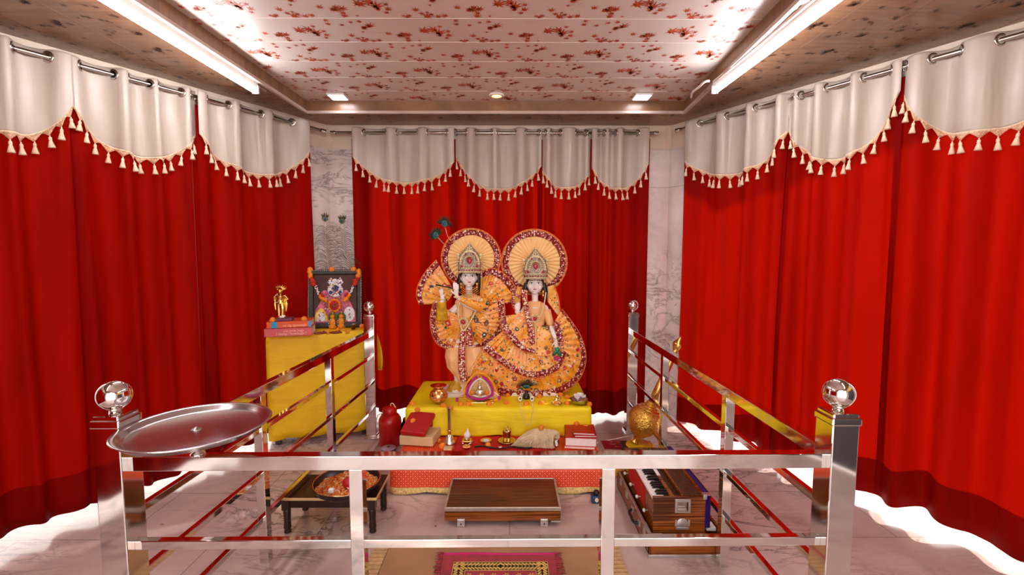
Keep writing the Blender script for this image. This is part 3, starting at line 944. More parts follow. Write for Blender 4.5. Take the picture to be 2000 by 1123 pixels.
# pointed cloth corner hanging free at the right of the table
pp = tm @ Vector((TW / 2 + .012, TDB - .01, 0))
rows = []
for i in range(9):
    v = i / 8; e = A(733, 650, 3.46); rows.append([Vector((e.x + (.012 + .045 * math.sin(v * 2.2)) * s, e.y - .02 * s, TZ - .02 - .30 * v)) for s in (0, .35, .7, 1)])
m.grid(rows); tag(m.build('hanging_cloth_corner', 'yellow2', None, solid=.002), 'small yellow cloth corner hanging behind the far left railing post', 'cloth')

# ---------------------------------------------------------------- floor mat, rug
M['mat'] = simple('brown_mat_weave', '#b0845c', .85, var=.12, vscale=5, bump=.4, bscale=350)
M['mat_band'] = simple('tan_mat_band', '#c9a172', .8, var=.1, vscale=60)
M['mat_red'] = simple('mat_red_stripe', '#a8203a', .8, var=.2, vscale=40)
mt = thing('floor_mat', 'plain brown floor mat with tan banded edge inside the railing', 'mat', (-.06, 1.7, 0))
m = MB(); m.box((-.06, 1.60, .004), (.98, 1.03, .007)); m.build('field', 'mat', mt, True, bevel=.002)
for s in (-1, 1):
    m = MB()
    n = 40
    for k in range(n):
        y = 1.09 + 1.02 * k / n; m.box((-.06 + s * .525, y + .012, .0045), (.066, .021, .008), 0, T(0, 0, 0))
    m.build('side_band', 'mat_band', mt, True)
m = MB(); m.box((.405, 1.6, .0086), (.012, 1.03, .0012)); m.build('red_stripe', 'mat_red', mt, True)

def m_rug():
    t = NT('crimson_rug_pile'); nz = t.noise(t.tc(), 30, 3)
    t.l(t.ramp(nz.outputs[0], [(.3, '#8c0a22'), (.7, '#b01030')]), t.b.inputs['Base Color'])
    t.bump(t.noise(t.tc(), 500, 2).outputs[0], .5, .003); t.setv(Roughness=.85, Sheen_Weight=.3); return t.m
M['rug_red'] = m_rug()
M['rug_magenta'] = simple('rug_magenta_edge', '#c81070', .8)
M['rug_gold'] = simple('rug_gold_yarn', '#d9b45c', .8, var=.15, vscale=90)
M['rug_dark'] = simple('rug_black_yarn', '#140a0c', .85)
rg = thing('prayer_rug', 'small crimson rug with gold feathery border and fringed ends on the brown mat', 'rug', (-.05, 1.65, .008))
RX0, RX1, RY0, RY1, Rz = -.29, .198, 1.16, 1.967, .0085
m = MB(); m.box(((RX0 + RX1) / 2, (RY0 + RY1) / 2, Rz + .003), (RX1 - RX0, RY1 - RY0, .006)); m.build('pile', 'rug_red', rg, True, bevel=.002)
m = MB(); m.tube(cr([(RX0, RY1, Rz + .005), (RX0 + .12, RY1 + .003, Rz + .006), (RX0 + .3, RY1 - .001, Rz + .005), (RX1, RY1 + .001, Rz + .005)], 30), .005, 8); m.build('selvage', 'rug_magenta', rg, True)
m = MB()
bx0, bx1, by1, by0 = RX0 + .05, RX1 - .035, RY1 - .055, RY0 + .05
w = .052
zt = Rz + .0064
for (a, b2, c_, d_) in ((bx0, by1 - w, bx1, by1), (bx0, by0, bx0 + w, by1), (bx1 - w, by0, bx1, by1)):
    m.box(((a + c_) / 2, (b2 + d_) / 2, zt), (c_ - a, d_ - b2, .0008), 1)
    if (c_ - a) > (d_ - b2):
        n = 26
        for k in range(n):
            x = a + (c_ - a) * (k + .5) / n; s = 1 if x < (a + c_) / 2 else -1
            for q in (0, 1):
                y = b2 + (d_ - b2) * (.27 + .46 * q)
                m.sph((x, y, zt + .0006), (.0145, .0050, .0006), 8, 5, 0, RZ(s * (.75 if q else -.75)))
    else:
        n = 46
        for k in range(n):
            y = b2 + (d_ - b2) * (k + .5) / n
            for q in (0, 1):
                x = a + (c_ - a) * (.27 + .46 * q)
                m.sph((x, y, zt + .0006), (.0145, .0050, .0006), 8, 5, 0, RZ(PI / 2 + (.75 if q else -.75)))
for (x0, y0, x1, y1) in ((bx0, by1, bx1, by1), (bx0 + w, by1 - w, bx1 - w, by1 - w), (bx0, by0, bx0, by1), (bx1, by0, bx1, by1), (bx0 + w, by0, bx0 + w, by1 - w), (bx1 - w, by0, bx1 - w, by1 - w)):
    m.bar((x0, y0, zt + .0006), (x1, y1, zt + .0006), .003, .0012, 0)
# first flowers of the field just inside the border
rr = random.Random(8)
for k in range(26):
    x = bx0 + w + .02 + (bx1 - bx0 - 2 * w - .04) * (k % 6) / 5; y = by1 - w - .03 - .07 * (k // 6)
    for q in range(6): m.sph((x + .009 * math.cos(q), y + .009 * math.sin(q), zt + .0004), (.006, .0028, .0006), 8, 5, 0, RZ(q))
m.build('gold_border', ['rug_gold', 'rug_dark'], rg, True)
for s, x in ((-1, RX0), (1, RX1)):
    m = MB(); rr = random.Random(6 + s); y = RY0
    while y < RY1 + .012:
        L = rr.uniform(.022, .04); a = rr.uniform(-.6, .6)
        m.tube([(x, y, Rz + .004), (x + s * L * .5, y + a * .01, Rz + .006), (x + s * L, y + a * .02, Rz + .003)], [.0022, .0022, .001], 5)
        y += rr.uniform(.0035, .006)
    o = m.build('fringe', 'rug_red', rg, True); o['kind'] = 'stuff'

# ---------------------------------------------------------------- low stool with the flower tray
ST = T(-.87, 2.15, 0) @ RZ(math.radians(1))
st = thing('low_stool', 'low dark wooden stool with a cream edged top left of the centre', 'stool', (-.865, 2.25, 0), 0)
def P4(px, py, z): return G(px, py, z)
m = MB()
m.box((0, 0, .178), (.46, .235, .012), 0)
m.box((0, -.1175, .178), (.462, .004, .0135), 1); m.box((0, .1175, .178), (.462, .004, .0135), 1); m.box((.2305, 0, .178), (.004, .237, .0135), 1); m.box((-.2305, 0, .178), (.004, .237, .0135), 1)
m.build('top', ['dark_wood', 'cream_edge'], st, bevel=.0015)
m = MB()
for y in (-.098, .098): m.box((0, y, .150), (.40, .018, .044))
for x in (-.205, .205): m.box((x, 0, .150), (.018, .18, .044))
m.build('apron', 'dark_wood', st, bevel=.003)
for x in (-.205, .205):
    for y in (-.098, .098):
        m = MB(); m.box((x, y, .146), (.036, .036, .052)); m.lathe([(.010, 0), (.017, .006), (.014, .022), (.018, .028), (.0155, .06), (.0175, .115), (.016, .121)], 18, 0, T(x, y, 0)); m.build('leg', 'dark_wood', st, bevel=.002)
tr = thing('flower_tray', 'round dark tray of flower petals and prayer items on the low stool', 'tray', (-.80, 2.215, .186))
M['tray_dark'] = simple('dark_purple_tray', '#1b0d12', .3)
m = MB(); m.lathe([(.0, .0), (.125, .0), (.150, .018), (.157, .038), (.160, .046), (.154, .045), (.146, .02), (.122, .006), (0, .006)], 48); m.build('rim', 'tray_dark', tr)
m = MB(); m.torus((0, 0, .046), .157, .0025, seg=60, sub=6); m.build('metal_edge', 'copper', tr)
M['petals'] = None
def m_petals():
    t = NT('mixed_flower_petals'); v = t.vor(t.tc(), 130)
    t.l(t.ramp(v.outputs['Color'], [(0, '#e6760c'), (.35, '#f09a1c'), (.5, '#d43c18'), (.65, '#e8c7a4'), (.8, '#f08010'), (.92, '#7f8a3c')], 'CONSTANT'), t.b.inputs['Base Color'])
    t.bump(v.outputs['Distance'], .9, .008); t.setv(Roughness=.7); return t.m
M['petals'] = m_petals()
m = MB(); rows = []
for i in range(9):
    r = .147 * i / 8; rows.append([Vector((r * math.cos(a * PI / 16), r * math.sin(a * PI / 16), .030 - .012 * (i / 8) ** 2 + .006 * math.sin(a * 1.7 + i * 2))) for a in range(32)])
m.grid(rows, closed=True); o = m.build('loose_petals', 'petals', tr); o['kind'] = 'stuff'
rr = random.Random(12)
m = MB(); m.sph((.02, -.035, .05), (.030, .028, .026), 18, 10); m.sph((.05, -.02, .045), (.024, .024, .02), 14, 8); o = m.build('red_bundle', 'red_book', None, False); o.location = tr.location; tag(o, 'small red cloth bundle with a white cord in the flower tray', 'bundle')
q = MB(); q.torus((.038, -.052, .05), .022, .0035, RX(1.2), 20, 6); q.build('cord', 'white_flower', o)
m = MB(); m.box((-.045, -.085, .036), (.026, .02, .022), 0); o = m.build('sugar_block', 'paper', None, bevel=.004); o.location = tr.location; tag(o, 'small pale block lying on the petals in the flower tray', 'block')
M['orange_plastic'] = simple('orange_pot', '#e08818', .4)
m = MB(); m.lathe([(.0, 0), (.042, 0), (.055, .05), (.057, .09), (.054, .09), (.05, .01), (0, .008)], 28); o = m.build('orange_bucket', 'orange_plastic'); o.location = (-.735, 2.49, 0); tag(o, 'orange tub on the floor behind the low stool', 'tub')
# ---------------------------------------------------------------- marigolds
def marigold_mesh(seed):
    rr = random.Random(seed); m = MB()
    rows = []
    for i in range(12):
        v = i / 11; th = v * PI * .62; row = []
        for k in range(28):
            a = 2 * PI * k / 28
            ru = 1 + .13 * math.sin(a * 7 + i * 1.9) + .06 * rr.uniform(-1, 1)
            row.append(Vector((.0185 * math.sin(th) * ru * math.cos(a), .0185 * math.sin(th) * ru * math.sin(a), .020 * (math.cos(th)) * (1 + .1 * math.sin(a * 5 + i)) + .0075)))
        rows.append(row)
    rows.append([Vector((.004 * math.cos(2 * PI * k / 28), .004 * math.sin(2 * PI * k / 28), 0)) for k in range(28)])
    m.grid(rows, closed=True); o = m.build('marigold', 'marigold'); me = o.data; bpy.data.objects.remove(o); return me
MARI = [marigold_mesh(i) for i in range(4)]
def marigold(p, label, s=1.0, tilt=None, i=[0]):
    o = bpy.data.objects.new('marigold', MARI[i[0] % 4]); C.objects.link(o); i[0] += 1
    o.location = p; rr = R
    if tilt is None: tilt = (.75 + rr.uniform(-.2, .2), rr.uniform(-.25, .25))
    o.rotation_euler = (tilt[0], tilt[1], 0); o.scale = (s,) * 3
    return tag(o, label, 'flower', 'loose orange marigolds')
def onD(px, py, lift=.012):       # a point on the dais top
    p = G(px, py, DZ + .006 + lift); return p
FRONT = [
 (805, 786, 'orange marigold at the far left front corner of the yellow dais'),
 (866, 789, 'orange marigold just below the copper pot'),
 (879, 794, 'orange marigold on the dais edge above the long handled bell'),
 (886, 757, 'orange marigold at the feet of the flute player statue'),
 (900, 787, 'orange marigold at the left foot of the flower framed shrine'),
 (915, 787, 'orange marigold below the middle of the flower framed shrine'),
 (955, 787, 'orange marigold at the right foot of the flower framed shrine'),
 (992, 770, 'orange marigold against the skirt hem, right of the flower framed shrine'),
 (989, 784, 'orange marigold in front of the one at the skirt hem, right of the shrine'),
 (1028, 786, 'orange marigold between the two small eye shaped beads'),
 (1054, 772, 'orange marigold touching the skirt hem right of the peacock ornament'),
 (1057, 785, 'orange marigold in front of the one right of the peacock ornament'),
 (1086, 786, 'orange marigold in front of the little brass figure'),
 (1095, 769, 'orange marigold behind the right of the little brass figure'),
 (1108, 773, 'orange marigold behind, between brass figure and bowl of white flowers'),
 (1107, 785, 'orange marigold in front, between brass figure and bowl of white flowers'),
 (1150, 787, 'orange marigold at the right front corner of the yellow dais')]
for (x, y, lab) in FRONT:
    p = onD(x, y + 4, .0); marigold(p, lab, 1.0)

def smalls(p): return Vector(p)
# copper pot
def copper_pot(px, py, z):
    p = G(px, py, z); t = thing('copper_pot', 'round copper water pot with flared lip at the left of the dais', 'pot', p)
    m = MB(); m.lathe([(.0, 0), (.028, 0), (.034, .008), (.056, .03), (.060, .052), (.054, .075), (.036, .092), (.030, .098), (.032, .102)], 40, famp=.0); m.build('body', 'copper', t)
    m = MB(); m.lathe([(.030, .098), (.036, .108), (.052, .118), (.055, .121), (.050, .121), (.030, .104)], 40); m.build('lip', 'copper', t)
    for zz in (.03, .045, .06, .075):
        m = MB(); m.torus((0, 0, zz), {.03: .056, .045: .0605, .06: .0595, .075: .054}[zz], .0014, seg=40, sub=6); m.build('ring', 'brass', t)
copper_pot(857, 787, DZ + .008)
# bowl of white flowers
p = G(1131, 789, DZ + .008)
t = thing('steel_bowl', 'small steel bowl at the right end of the dais', 'bowl', p)
m = MB(); m.lathe([(.0, 0), (.03, 0), (.048, .012), (.060, .034), (.062, .036), (.057, .033), (.044, .014), (0, .006)], 36); m.build('body', 'steel_brushed', t)
fl = thing('white_flowers', 'heap of white flower petals in the steel bowl', 'flowers', p + Vector((0, 0, .014)))
fl['kind'] = 'stuff' if False else 'thing'
del fl['kind']
rr = random.Random(5)
for k in range(9):
    m = MB(); a = k * 2.4; r = .034 * math.sqrt(k / 9); c0 = Vector((r * math.cos(a), r * math.sin(a), .026 + .020 * (1 - k / 9)))
    for q in range(6):
        b2 = q * PI / 3 + rr.random(); d3 = Vector((math.cos(b2), math.sin(b2), rr.uniform(.2, .9)))
        m.sph(c0 + d3 * .010, (.0115, .007, .0035), 8, 6, 0, RZ(b2) @ RY(-rr.uniform(.3, 1.0)))
    m.build('blossom', 'white_flower', fl)
# little brass bell figure
p = G(1087, 789, DZ + .008)
t = thing('brass_figurine', 'tiny brass crawling figure on a ringed stand at the right of the dais', 'figurine', p)
m = MB(); m.torus((0, 0, .006), .036, .003, seg=40); m.cyl((0, 0, 0), (0, 0, .008), .022); m.build('stand', 'brass', t)
m = MB(); m.sph((0, 0, .026), (.018, .014, .018)); m.sph((.004, 0, .050), (.013, .012, .013)); m.tube([(0, 0, .028), (.022, -.008, .03), (.030, -.012, .062)], [.007, .005, .004], 8); m.tube([(0, 0, .028), (-.020, -.01, .02), (-.026, -.014, .006)], [.007, .006, .004], 8); m.tube([(0, 0, .02), (.016, -.012, .012), (.026, -.016, .010)], [.008, .006, .004], 8); m.sph((.005, -.002, .066), (.007, .007, .008)); m.build('figure', 'brass', t, remesh=.002)
# peacock ornament
p = G(1028, 778, DZ + .008)
t = thing('peacock_ornament', 'small black and green peacock feather ornament standing before the skirt', 'ornament', p)
m = MB(); m.lathe([(.0, 0), (.026, 0), (.024, .01), (.020, .03), (.012, .036), (.008, .05), (.010, .056), (0, .058)], 24); m.build('base', 'black', t)
m = MB(); m.lathe([(.021, .012), (.0225, .016), (.019, .026), (.0185, .026)], 24); m.build('orange_band', 'orange_rim', t)
M['feather_dark'] = simple('dark_feather', '#3b3520', .6, var=.4, vscale=120)
M['feather_green'] = simple('green_feather', '#1c6a50', .4, .2, .35, 90)
M['feather_blue'] = simple('blue_feather_eye', '#0b2f6a', .35, .2, .2, 90)
m = MB(); m.sph((0, -.004, .082), (.026, .006, .014), 20, 10); m.build('green_eye', 'green_gem', t)
m = MB(); m.sph((0, -.010, .084), (.012, .004, .007), 16, 8); m.build('dark_centre', 'feather_blue', t)
m = MB(); rr = random.Random(3)
for k in range(46):
    a = math.radians(-78 + 156 * k / 45); L = rr.uniform(.05, .085) * (1.25 if abs(a) > .9 else .8)
    c0 = Vector((.016 * math.sin(a), 0, .08 + .008 * math.cos(a)))
    m.tube([c0, c0 + Vector((math.sin(a) * L * .5, .002, math.cos(a) * L * .5)), c0 + Vector((math.sin(a) * L, .004, math.cos(a) * L * .85 - (.01 if abs(a) > 1 else 0)))], [.0012, .001, .0004], 4)
m.build('barbs', 'feather_dark', t)
# two square eye beads with the pearl string hanging down the yellow cloth
for (x, lab) in ((1016, 'white square eye bead left of the marigold under the peacock ornament'), (1039, 'white square eye bead right of the marigold under the peacock ornament')):
    p = G(x, 783, DZ + .012)
    t = thing('eye_bead', lab, 'bead', p)
    m = MB(); m.box((0, 0, .016), (.024, .018, .032)); m.build('block', 'paper', t, bevel=.003)
    m = MB(); m.sph((0, -.010, .018), (.006, .003, .007), 12, 8); m.build('pupil', 'black', t)
    for k in range(2):
        m = MB(); m.sph((-.009 + .018 * k, -.002, -.001 + .004), .006, 12, 8); m.build('foot', 'black', t)
t = thing('pearl_string', 'thin string of tiny pale beads hanging in a loop down the yellow cloth', 'necklace', G(1028, 790, DZ + .01))
def beads(pts, r, n, name, mat, parent, world=True, seg=8):
    m = MB()
    for q in cr(pts, n): m.sph(q, r, seg, 6)
    return m.build(name, mat, parent, world)
Yc = DY0 - .022
tp = [tuple(G(1017, 789, DZ + .012)), tuple(Vector((A(1017, 797, Yc).x, Yc + .01, DZ + .008))), tuple(A(1019, 806, Yc)), tuple(A(1022, 820, Yc)), tuple(A(1029, 831, Yc)), tuple(A(1036, 827, Yc)), tuple(A(1040, 810, Yc)), tuple(Vector((A(1041, 797, Yc).x, Yc + .01, DZ + .008))), tuple(G(1040, 789, DZ + .012))]
beads(tp, .0028, 90, 'bead_loop', 'pearl', t)

# flower framed small shrine
p = G(940, 785, DZ + .008)
t = thing('flower_framed_shrine', 'small deity seated in an arch of magenta and yellow flowers on the dais', 'shrine', p)
def sp_(px, py, dy=0): return A(px, py, p.y + dy) - p
arch = [(905, 774), (908, 757), (918, 741), (930, 733), (940, 730), (952, 734), (963, 745), (970, 760), (973, 774)]
def rope(pts, r, mat, name, n, amp=.25, parent=None):
    m = MB(); rr = random.Random(len(pts) * 7 + n)
    for q in cr(pts, n): m.sph(q, (r * rr.uniform(.85, 1.15), r, r * rr.uniform(.85, 1.15)), 8, 6, 0, RZ(rr.random()))
    return m.build(name, mat, parent)
rope([sp_(*q) for q in [(906, 776), (908, 756), (918, 740), (930, 729), (946, 731), (959, 743), (968, 760), (972, 778), (955, 784), (938, 787), (920, 784), (907, 777)]], .0085, 'yellow_petal', 'yellow_garland', 80, parent=t)
rope([sp_(x, y, -.01) for x, y in [(911, 770), (914, 757), (922, 744), (929, 737)]], .008, 'magenta', 'magenta_garland', 16, parent=t)
rope([sp_(x, y, -.01) for x, y in [(944, 736), (955, 746), (962, 760), (962, 770)]], .008, 'magenta', 'magenta_garland', 18, parent=t)
rope([sp_(x, y, -.012) for x, y in [(912, 772), (924, 778), (938, 780), (952, 777), (962, 771)]], .008, 'magenta', 'magenta_garland', 22, parent=t)
rope([sp_(x, y, -.004) for x, y in [(916, 768), (919, 757), (926, 747), (934, 741), (943, 742), (952, 752), (957, 764), (956, 770), (938, 775), (918, 770)]], .006, 'white_flower', 'inner_white_garland', 60, parent=t)
m = MB(); q0 = sp_(937, 768, .0)
m.sph(q0 + Vector((0, 0, .0)), (.022, .014, .026)); m.sph(q0 + Vector((0, -.002, .036)), (.014, .013, .015)); m.sph(q0 + Vector((0, 0, .056)), (.009, .009, .012)); m.tube([q0 + Vector((-.01, 0, .02)), q0 + Vector((-.028, -.012, .01)), q0 + Vector((-.012, -.02, .006))], .005, 8); m.tube([q0 + Vector((.01, 0, .02)), q0 + Vector((.028, -.012, .01)), q0 + Vector((.012, -.02, .006))], .005, 8)
m.build('seated_deity', 'silver', t, remesh=.002)
m = MB(); m.box(sp_(940, 786, .02) + Vector((0, 0, .006)), (.17, .07, .012)); m.build('base_plate', 'brass', t, bevel=.003)
m = MB(); m.prism([(x, z) for x, z in [(-.11, .012), (.105, .012), (.10, .06), (.06, .13), (0, .165), (-.06, .13), (-.105, .06)]], -.002, .002, 0, T(0, .03, 0) @ RX(PI / 2)); m.build('back_plate', 'gold_lace', t)
for (x, y) in ((893, 780), (975, 777)):
    m = MB(); m.sph(sp_(x, y, -.01), (.010, .01, .018), 12, 8); m.build('tassel', 'magenta', t)
    m = MB(); s = 1 if x > 930 else -1; m.tube([sp_(x, y - 4, -.01), sp_(x - s * 8, y - 10, -.006), sp_(x - s * 14, y - 12, 0)], .006, 8); m.build('tie', 'cream', t)
for (x, y, lab) in ((922, 764, 'orange marigold in the flower framed shrine, left of the seated figure'), (951, 764, 'orange marigold in the flower framed shrine, right of the seated figure')):
    marigold(A(x, y + 3, p.y - .03), lab, .85, (1.2, 0))

# ---------------------------------------------------------------- things on the red cloth before the dais
Z0 = PZ + .0095
M['cream_box'] = simple('cream_box_cloth', '#d8b98c', .7, var=.06)
def onP(px, py, z=None): return G(px, py, Z0 if z is None else z)
# long handled bell
p = onP(878, 865)
t = thing('hand_bell', 'silver hand bell with a long dark handle standing before the dais', 'bell', p)
m = MB(); m.lathe([(.037, 0), (.038, .004), (.031, .012), (.025, .028), (.022, .042), (.016, .052), (.008, .056), (.006, .06)], 32); m.build('bell_cup', 'silver', t)
m = MB(); m.lathe([(.008, .056), (.013, .062), (.007, .070), (.012, .076), (.017, .082), (.010, .088)], 20); m.build('collar', 'brass', t)
m = MB(); m.lathe([(.007, .086), (.011, .09), (.0105, .20), (.013, .224), (.010, .228), (0, .229)], 8, 0, None, False); m.build('handle', 'steel_brushed', t)
# lidded brass cup on plate
p = onP(990, 862)
t = thing('brass_plate', 'shallow brass plate under the lidded brass cup', 'plate', p)
m = MB(); m.lathe([(0, 0), (.04, 0), (.054, .006), (.057, .008), (.052, .0085), (.038, .003), (0, .003)], 40); m.build('dish', 'brass', t)
t = thing('lidded_cup', 'small shiny brass cup with a knobbed lid before the dais', 'cup', p + Vector((0, 0, .0035)))
m = MB(); m.lathe([(0, 0), (.024, 0), (.026, .004), (.025, .045), (.028, .066), (.030, .068), (.027, .068), (.024, .046), (0, .05)], 36); m.build('cup', 'brass', t)
m = MB(); m.lathe([(.030, .0685), (.029, .072), (.010, .076), (.004, .082), (.008, .090), (.006, .095), (0, .096)], 30); m.build('lid', 'brass', t)
# small brass dish
p = onP(949, 862)
t = thing('brass_dish', 'tiny brass dish of white grains before the dais', 'dish', p)
m = MB(); m.lathe([(0, 0), (.022, 0), (.034, .007), (.036, .009), (.032, .0085), (.02, .003), (0, .003)], 32); m.build('dish', 'brass', t)
m = MB()
for k in range(40):
    a = k * 2.4; r = .02 * math.sqrt(k / 40); m.sph((r * math.cos(a), r * math.sin(a), .006), .0035, 6, 5)
o = m.build('grains', 'paper', t); o['kind'] = 'stuff'
# square brass stand with conch
p = onP(912, 867)
t = thing('brass_stand', 'small square brass stand on legs carrying the white conch', 'stand', p)
m = MB(); m.box((0, 0, .022), (.058, .045, .010)); m.build('top', 'brass', t, bevel=.002)
for x in (-.024, .024):
    for y in (-.018, .018):
        m = MB(); m.cyl((x, y, 0), (x, y, .018), .004, .005); m.build('leg', 'silver', t)
m = MB(); m.lathe([(.012, .027), (.018, .030), (.022, .040), (.020, .041), (.010, .034)], 20); m.build('cup_rest', 'brass', t)
q = p + Vector((.0, 0, .034))
o = MB(); o.lathe([(.003, 0), (.014, .004), (.020, .018), (.021, .026), (.016, .038), (.009, .046), (.005, .058), (.0015, .068), (0, .070)], 24, 0, None, True, 7, .04); o = o.build('conch', 'white_flower'); o.location = q; o.rotation_euler = (.12, .1, 0); tag(o, 'small white conch shell pointing up on the square brass stand', 'conch')
# spoon dish
p = onP(911, 876)
t = thing('oil_lamp', 'tiny brass dish in front of the square brass stand', 'lamp', p)
m = MB(); m.lathe([(0, .004), (.012, .004), (.016, 0), (.012, .006), (.024, .012), (.026, .014), (.022, .013), (0, .008)], 28); m.build('dish', 'copper', t)
o = MB(); o.tube([(0, 0, .018), (.018, .004, .028), (.040, .012, .046)], [.003, .002, .0025], 8); o.sph((-.002, 0, .017), (.008, .006, .003)); o = o.build('ritual_spoon', 'silver'); o.location = p; tag(o, 'thin spoon resting in the tiny dish before the brass stand', 'spoon')
# dark bead string
o = MB()
pts = [tuple(onP(x, y)) for x, y in ((928, 874), (945, 873), (960, 876), (980, 877), (1000, 874), (1015, 876), (1030, 877), (1043, 874))]
for i, q in enumerate(cr(pts, 54)): o.sph(Vector(q) + Vector((0, 0, .005)), .0052, 8, 6, 0)
o = o.build('prayer_beads', 'black'); tag(o, 'string of dark wooden prayer beads lying before the dais', 'beads')
o = MB(); q = onP(977, 876); o.sph(q + Vector((0, -.008, .012)), (.014, .008, .006), 14, 8); tag(o.build('small_shell', 'silver'), 'small shiny shell on the dark prayer beads', 'shell')
# fly whisk
t = thing('fly_whisk', 'pale hair fly whisk with a metal handle draped on the low platform', 'whisk', onP(1055, 866))
base = t.location
M['whisk'] = simple('pale_whisk_hair', '#e2caa4', .5, var=.12, vscale=40)
m = MB(); rr = random.Random(9)
tip0 = onP(1087, 868) + Vector((0, 0, .03))
for k in range(700):
    u = rr.random(); v = rr.random()
    e = onP(1000 + 82 * u + rr.uniform(-3, 3), 878 - 3 * rr.random() - 4 * (1 - u)); e.z = Z0 + .002 + .006 * rr.random()
    m1 = A(1086 - 4 * (1 - u) + rr.uniform(-2, 2) + 6 * u, 850 + 5 * v, 2.83)
    m2 = A(1052 + 34 * u + rr.uniform(-3, 3), 836 + 9 * v + 4 * u, 2.86 - .06 * v)
    m3 = A(1022 + 58 * u + rr.uniform(-3, 3), 849 + 6 * v + 2 * u, 2.85 - .09 * v)
    s0 = tip0 + Vector((rr.uniform(-.010, .010), rr.uniform(0, .015), rr.uniform(-.006, .008)))
    m.tube(cr([tuple(s0), tuple(m1), tuple(m2), tuple(m3), tuple(e)], 10), [.0022, .0024, .0024, .0024, .0024, .0022, .002, .0018, .0014, .0008], 4)
# body under the strands so it reads as a full tuft
rows = []
o = m.build('hair', 'whisk', t, True); o['kind'] = 'stuff'
m = MB(); m.lathe([(.0, -.004), (.012, 0), (.016, .01), (.016, .03), (.019, .036), (.014, .045)], 20, 0, T(onP(1087, 876)) @ T(0, -.01, .016) @ RX(-1.0)); m.build('handle', 'steel_brushed', t, True)

# beige thick book block with a red book on top, left
p = onP(812, 872)
t = thing('book_rest', 'thick cream coloured box left of the bell, under the red cloth book', 'box', p, math.radians(-8))
m = MB(); m.box((0, .105, .030), (.215, .20, .058)); m.build('body', 'cream_box', t, bevel=.005)


q = p + RZ(math.radians(-8)) @ Vector((-.0, .10, .060))
t = thing('cloth_bound_book', 'red cloth wrapped book propped on the cream box at the left', 'book', q, math.radians(-14))
m = MB(); m.box((-.012, .085, .018), (.165, .185, .034), 0, T(0, -.085, 0) @ RX(math.radians(24))); m.build('cover', 'red_book', t, bevel=.010, segs=3)
m = MB(); m.box((-.012, .078, .033), (.12, .02, .062)); m.build('prop', 'red_book', t, bevel=.004)
m = MB(); m.tube([(-.076, -.07, .02), (-.082, -.075, .0), (-.08, -.078, -.03)], .002, 6); m.build('tie_cord', 'cream', t)
marigold(A(807, 833, q.y), 'orange marigold on the face of the red book on the cream box', 1.0, (.35, 0)).location.z = q.z + .055
marigold(A(816, 812, q.y + .07), 'orange marigold at the back edge of the red book on the cream box', .9, (.6, 0)).location.z = q.z + .108
for (x, y, lab, s) in ((864, 873, 'orange marigold on the platform left of the silver bell', 1.1), (858, 862, 'orange marigold behind, beside the cream box', .8),
                    (953, 871, 'orange marigold in front of the tiny brass dish', .95), (928, 849, 'orange marigold behind, right of the white conch', .9), (1012, 848, 'orange marigold behind the brass plate, left of the fly whisk', .9)):
    marigold(onP(x, y), lab, s, (.5, 0))
marigold(A(1057, 837, 2.84), 'orange marigold on top of the fly whisk hair', .85, (.5, 0))
o = MB(); p = onP(875, 877); o.box((0, 0, .006), (.05, .05, .011), 0); o = o.build('incense_block', 'cream_box', bevel=.003); o.location = p; tag(o, 'flat tan block under the front rim of the silver bell', 'block')
# right stack: open white-edged books with red covers
p = onP(1143, 876)
def book(name, label, p, rz, w, d, h, cov, ct=.004, group=None):
    t = thing(name, label, 'book', p, rz, group)
    m = MB(); m.box((0, 0, h / 2), (w - .006, d - .008, h - 2 * ct + .0006)); m.build('pages', 'paper', t)
    m = MB(); m.box((0, 0, ct / 2), (w, d, ct)); m.box((0, 0, h - ct / 2), (w, d, ct)); m.box((-w / 2 + ct / 2, 0, h / 2), (ct, d, h)); m.build('cover', cov, t, bevel=.0015)
    return t
book('closed_book', 'thin white edged book at the bottom of the right hand stack', p + Vector((-.022, .10, 0)), math.radians(-7), .185, .22, .016, 'orange_rim', .002)
book('closed_book', 'thick red book with white page edges in the right hand stack', p + Vector((-.018, .10, .0165)), math.radians(-6), .19, .23, .056, 'red_book')
book('closed_book', 'smaller red book lying on the thick red book in the right hand stack', p + Vector((.004, .052, .0730)), math.radians(-3), .135, .12, .010, 'red_book', .0015)
book('closed_book', 'smallest red book, topmost of the right hand stack', p + Vector((-.002, .062, .0835)), math.radians(-6), .130, .12, .011, 'red_book', .0015)
marigold(p + Vector((.024, .135, .073)), 'orange marigold on the thick red book, behind the two small ones', 1.0, (.4, 0))
marigold(p + Vector((-.026, .200, .073)), 'orange marigold at the back edge of the thick red book', .95, (.6, 0))
# crimson booklet on the floor right of the stack
p = G(1203, 873, 0)
t = thing('crimson_booklet', 'crimson booklet with white printed lines on the floor right of the stacked books', 'booklet', p + Vector((.02, 0, .0)))
M['booklet_red'] = simple('crimson_print', '#98061e', .35)
M['print_pink'] = simple('pale_pink_print', '#e3a3a8', .5)
m = MB(); m.box((0, .03, .004), (.21, .13, .007)); m.build('cover', 'booklet_red', t, bevel=.001)
def text_part(body, size, mat, parent, loc, rot, name='lettering', ext=.0004):
    cu = bpy.data.curves.new(name, 'FONT'); cu.body = body; cu.size = size; cu.extrude = ext; cu.align_x = 'CENTER'; cu.align_y = 'CENTER'
    cu.materials.append(M[mat]); tmp = bpy.data.objects.new(name, cu); C.objects.link(tmp)
    dg = bpy.context.evaluated_depsgraph_get(); dg.update()
    me = bpy.data.meshes.new_from_object(tmp.evaluated_get(dg)); bpy.data.objects.remove(tmp)
    if not me.materials: me.materials.append(M[mat])
    o = bpy.data.objects.new(name, me); C.objects.link(o); o.parent = parent
    o.location = loc; o.rotation_euler = rot; return o
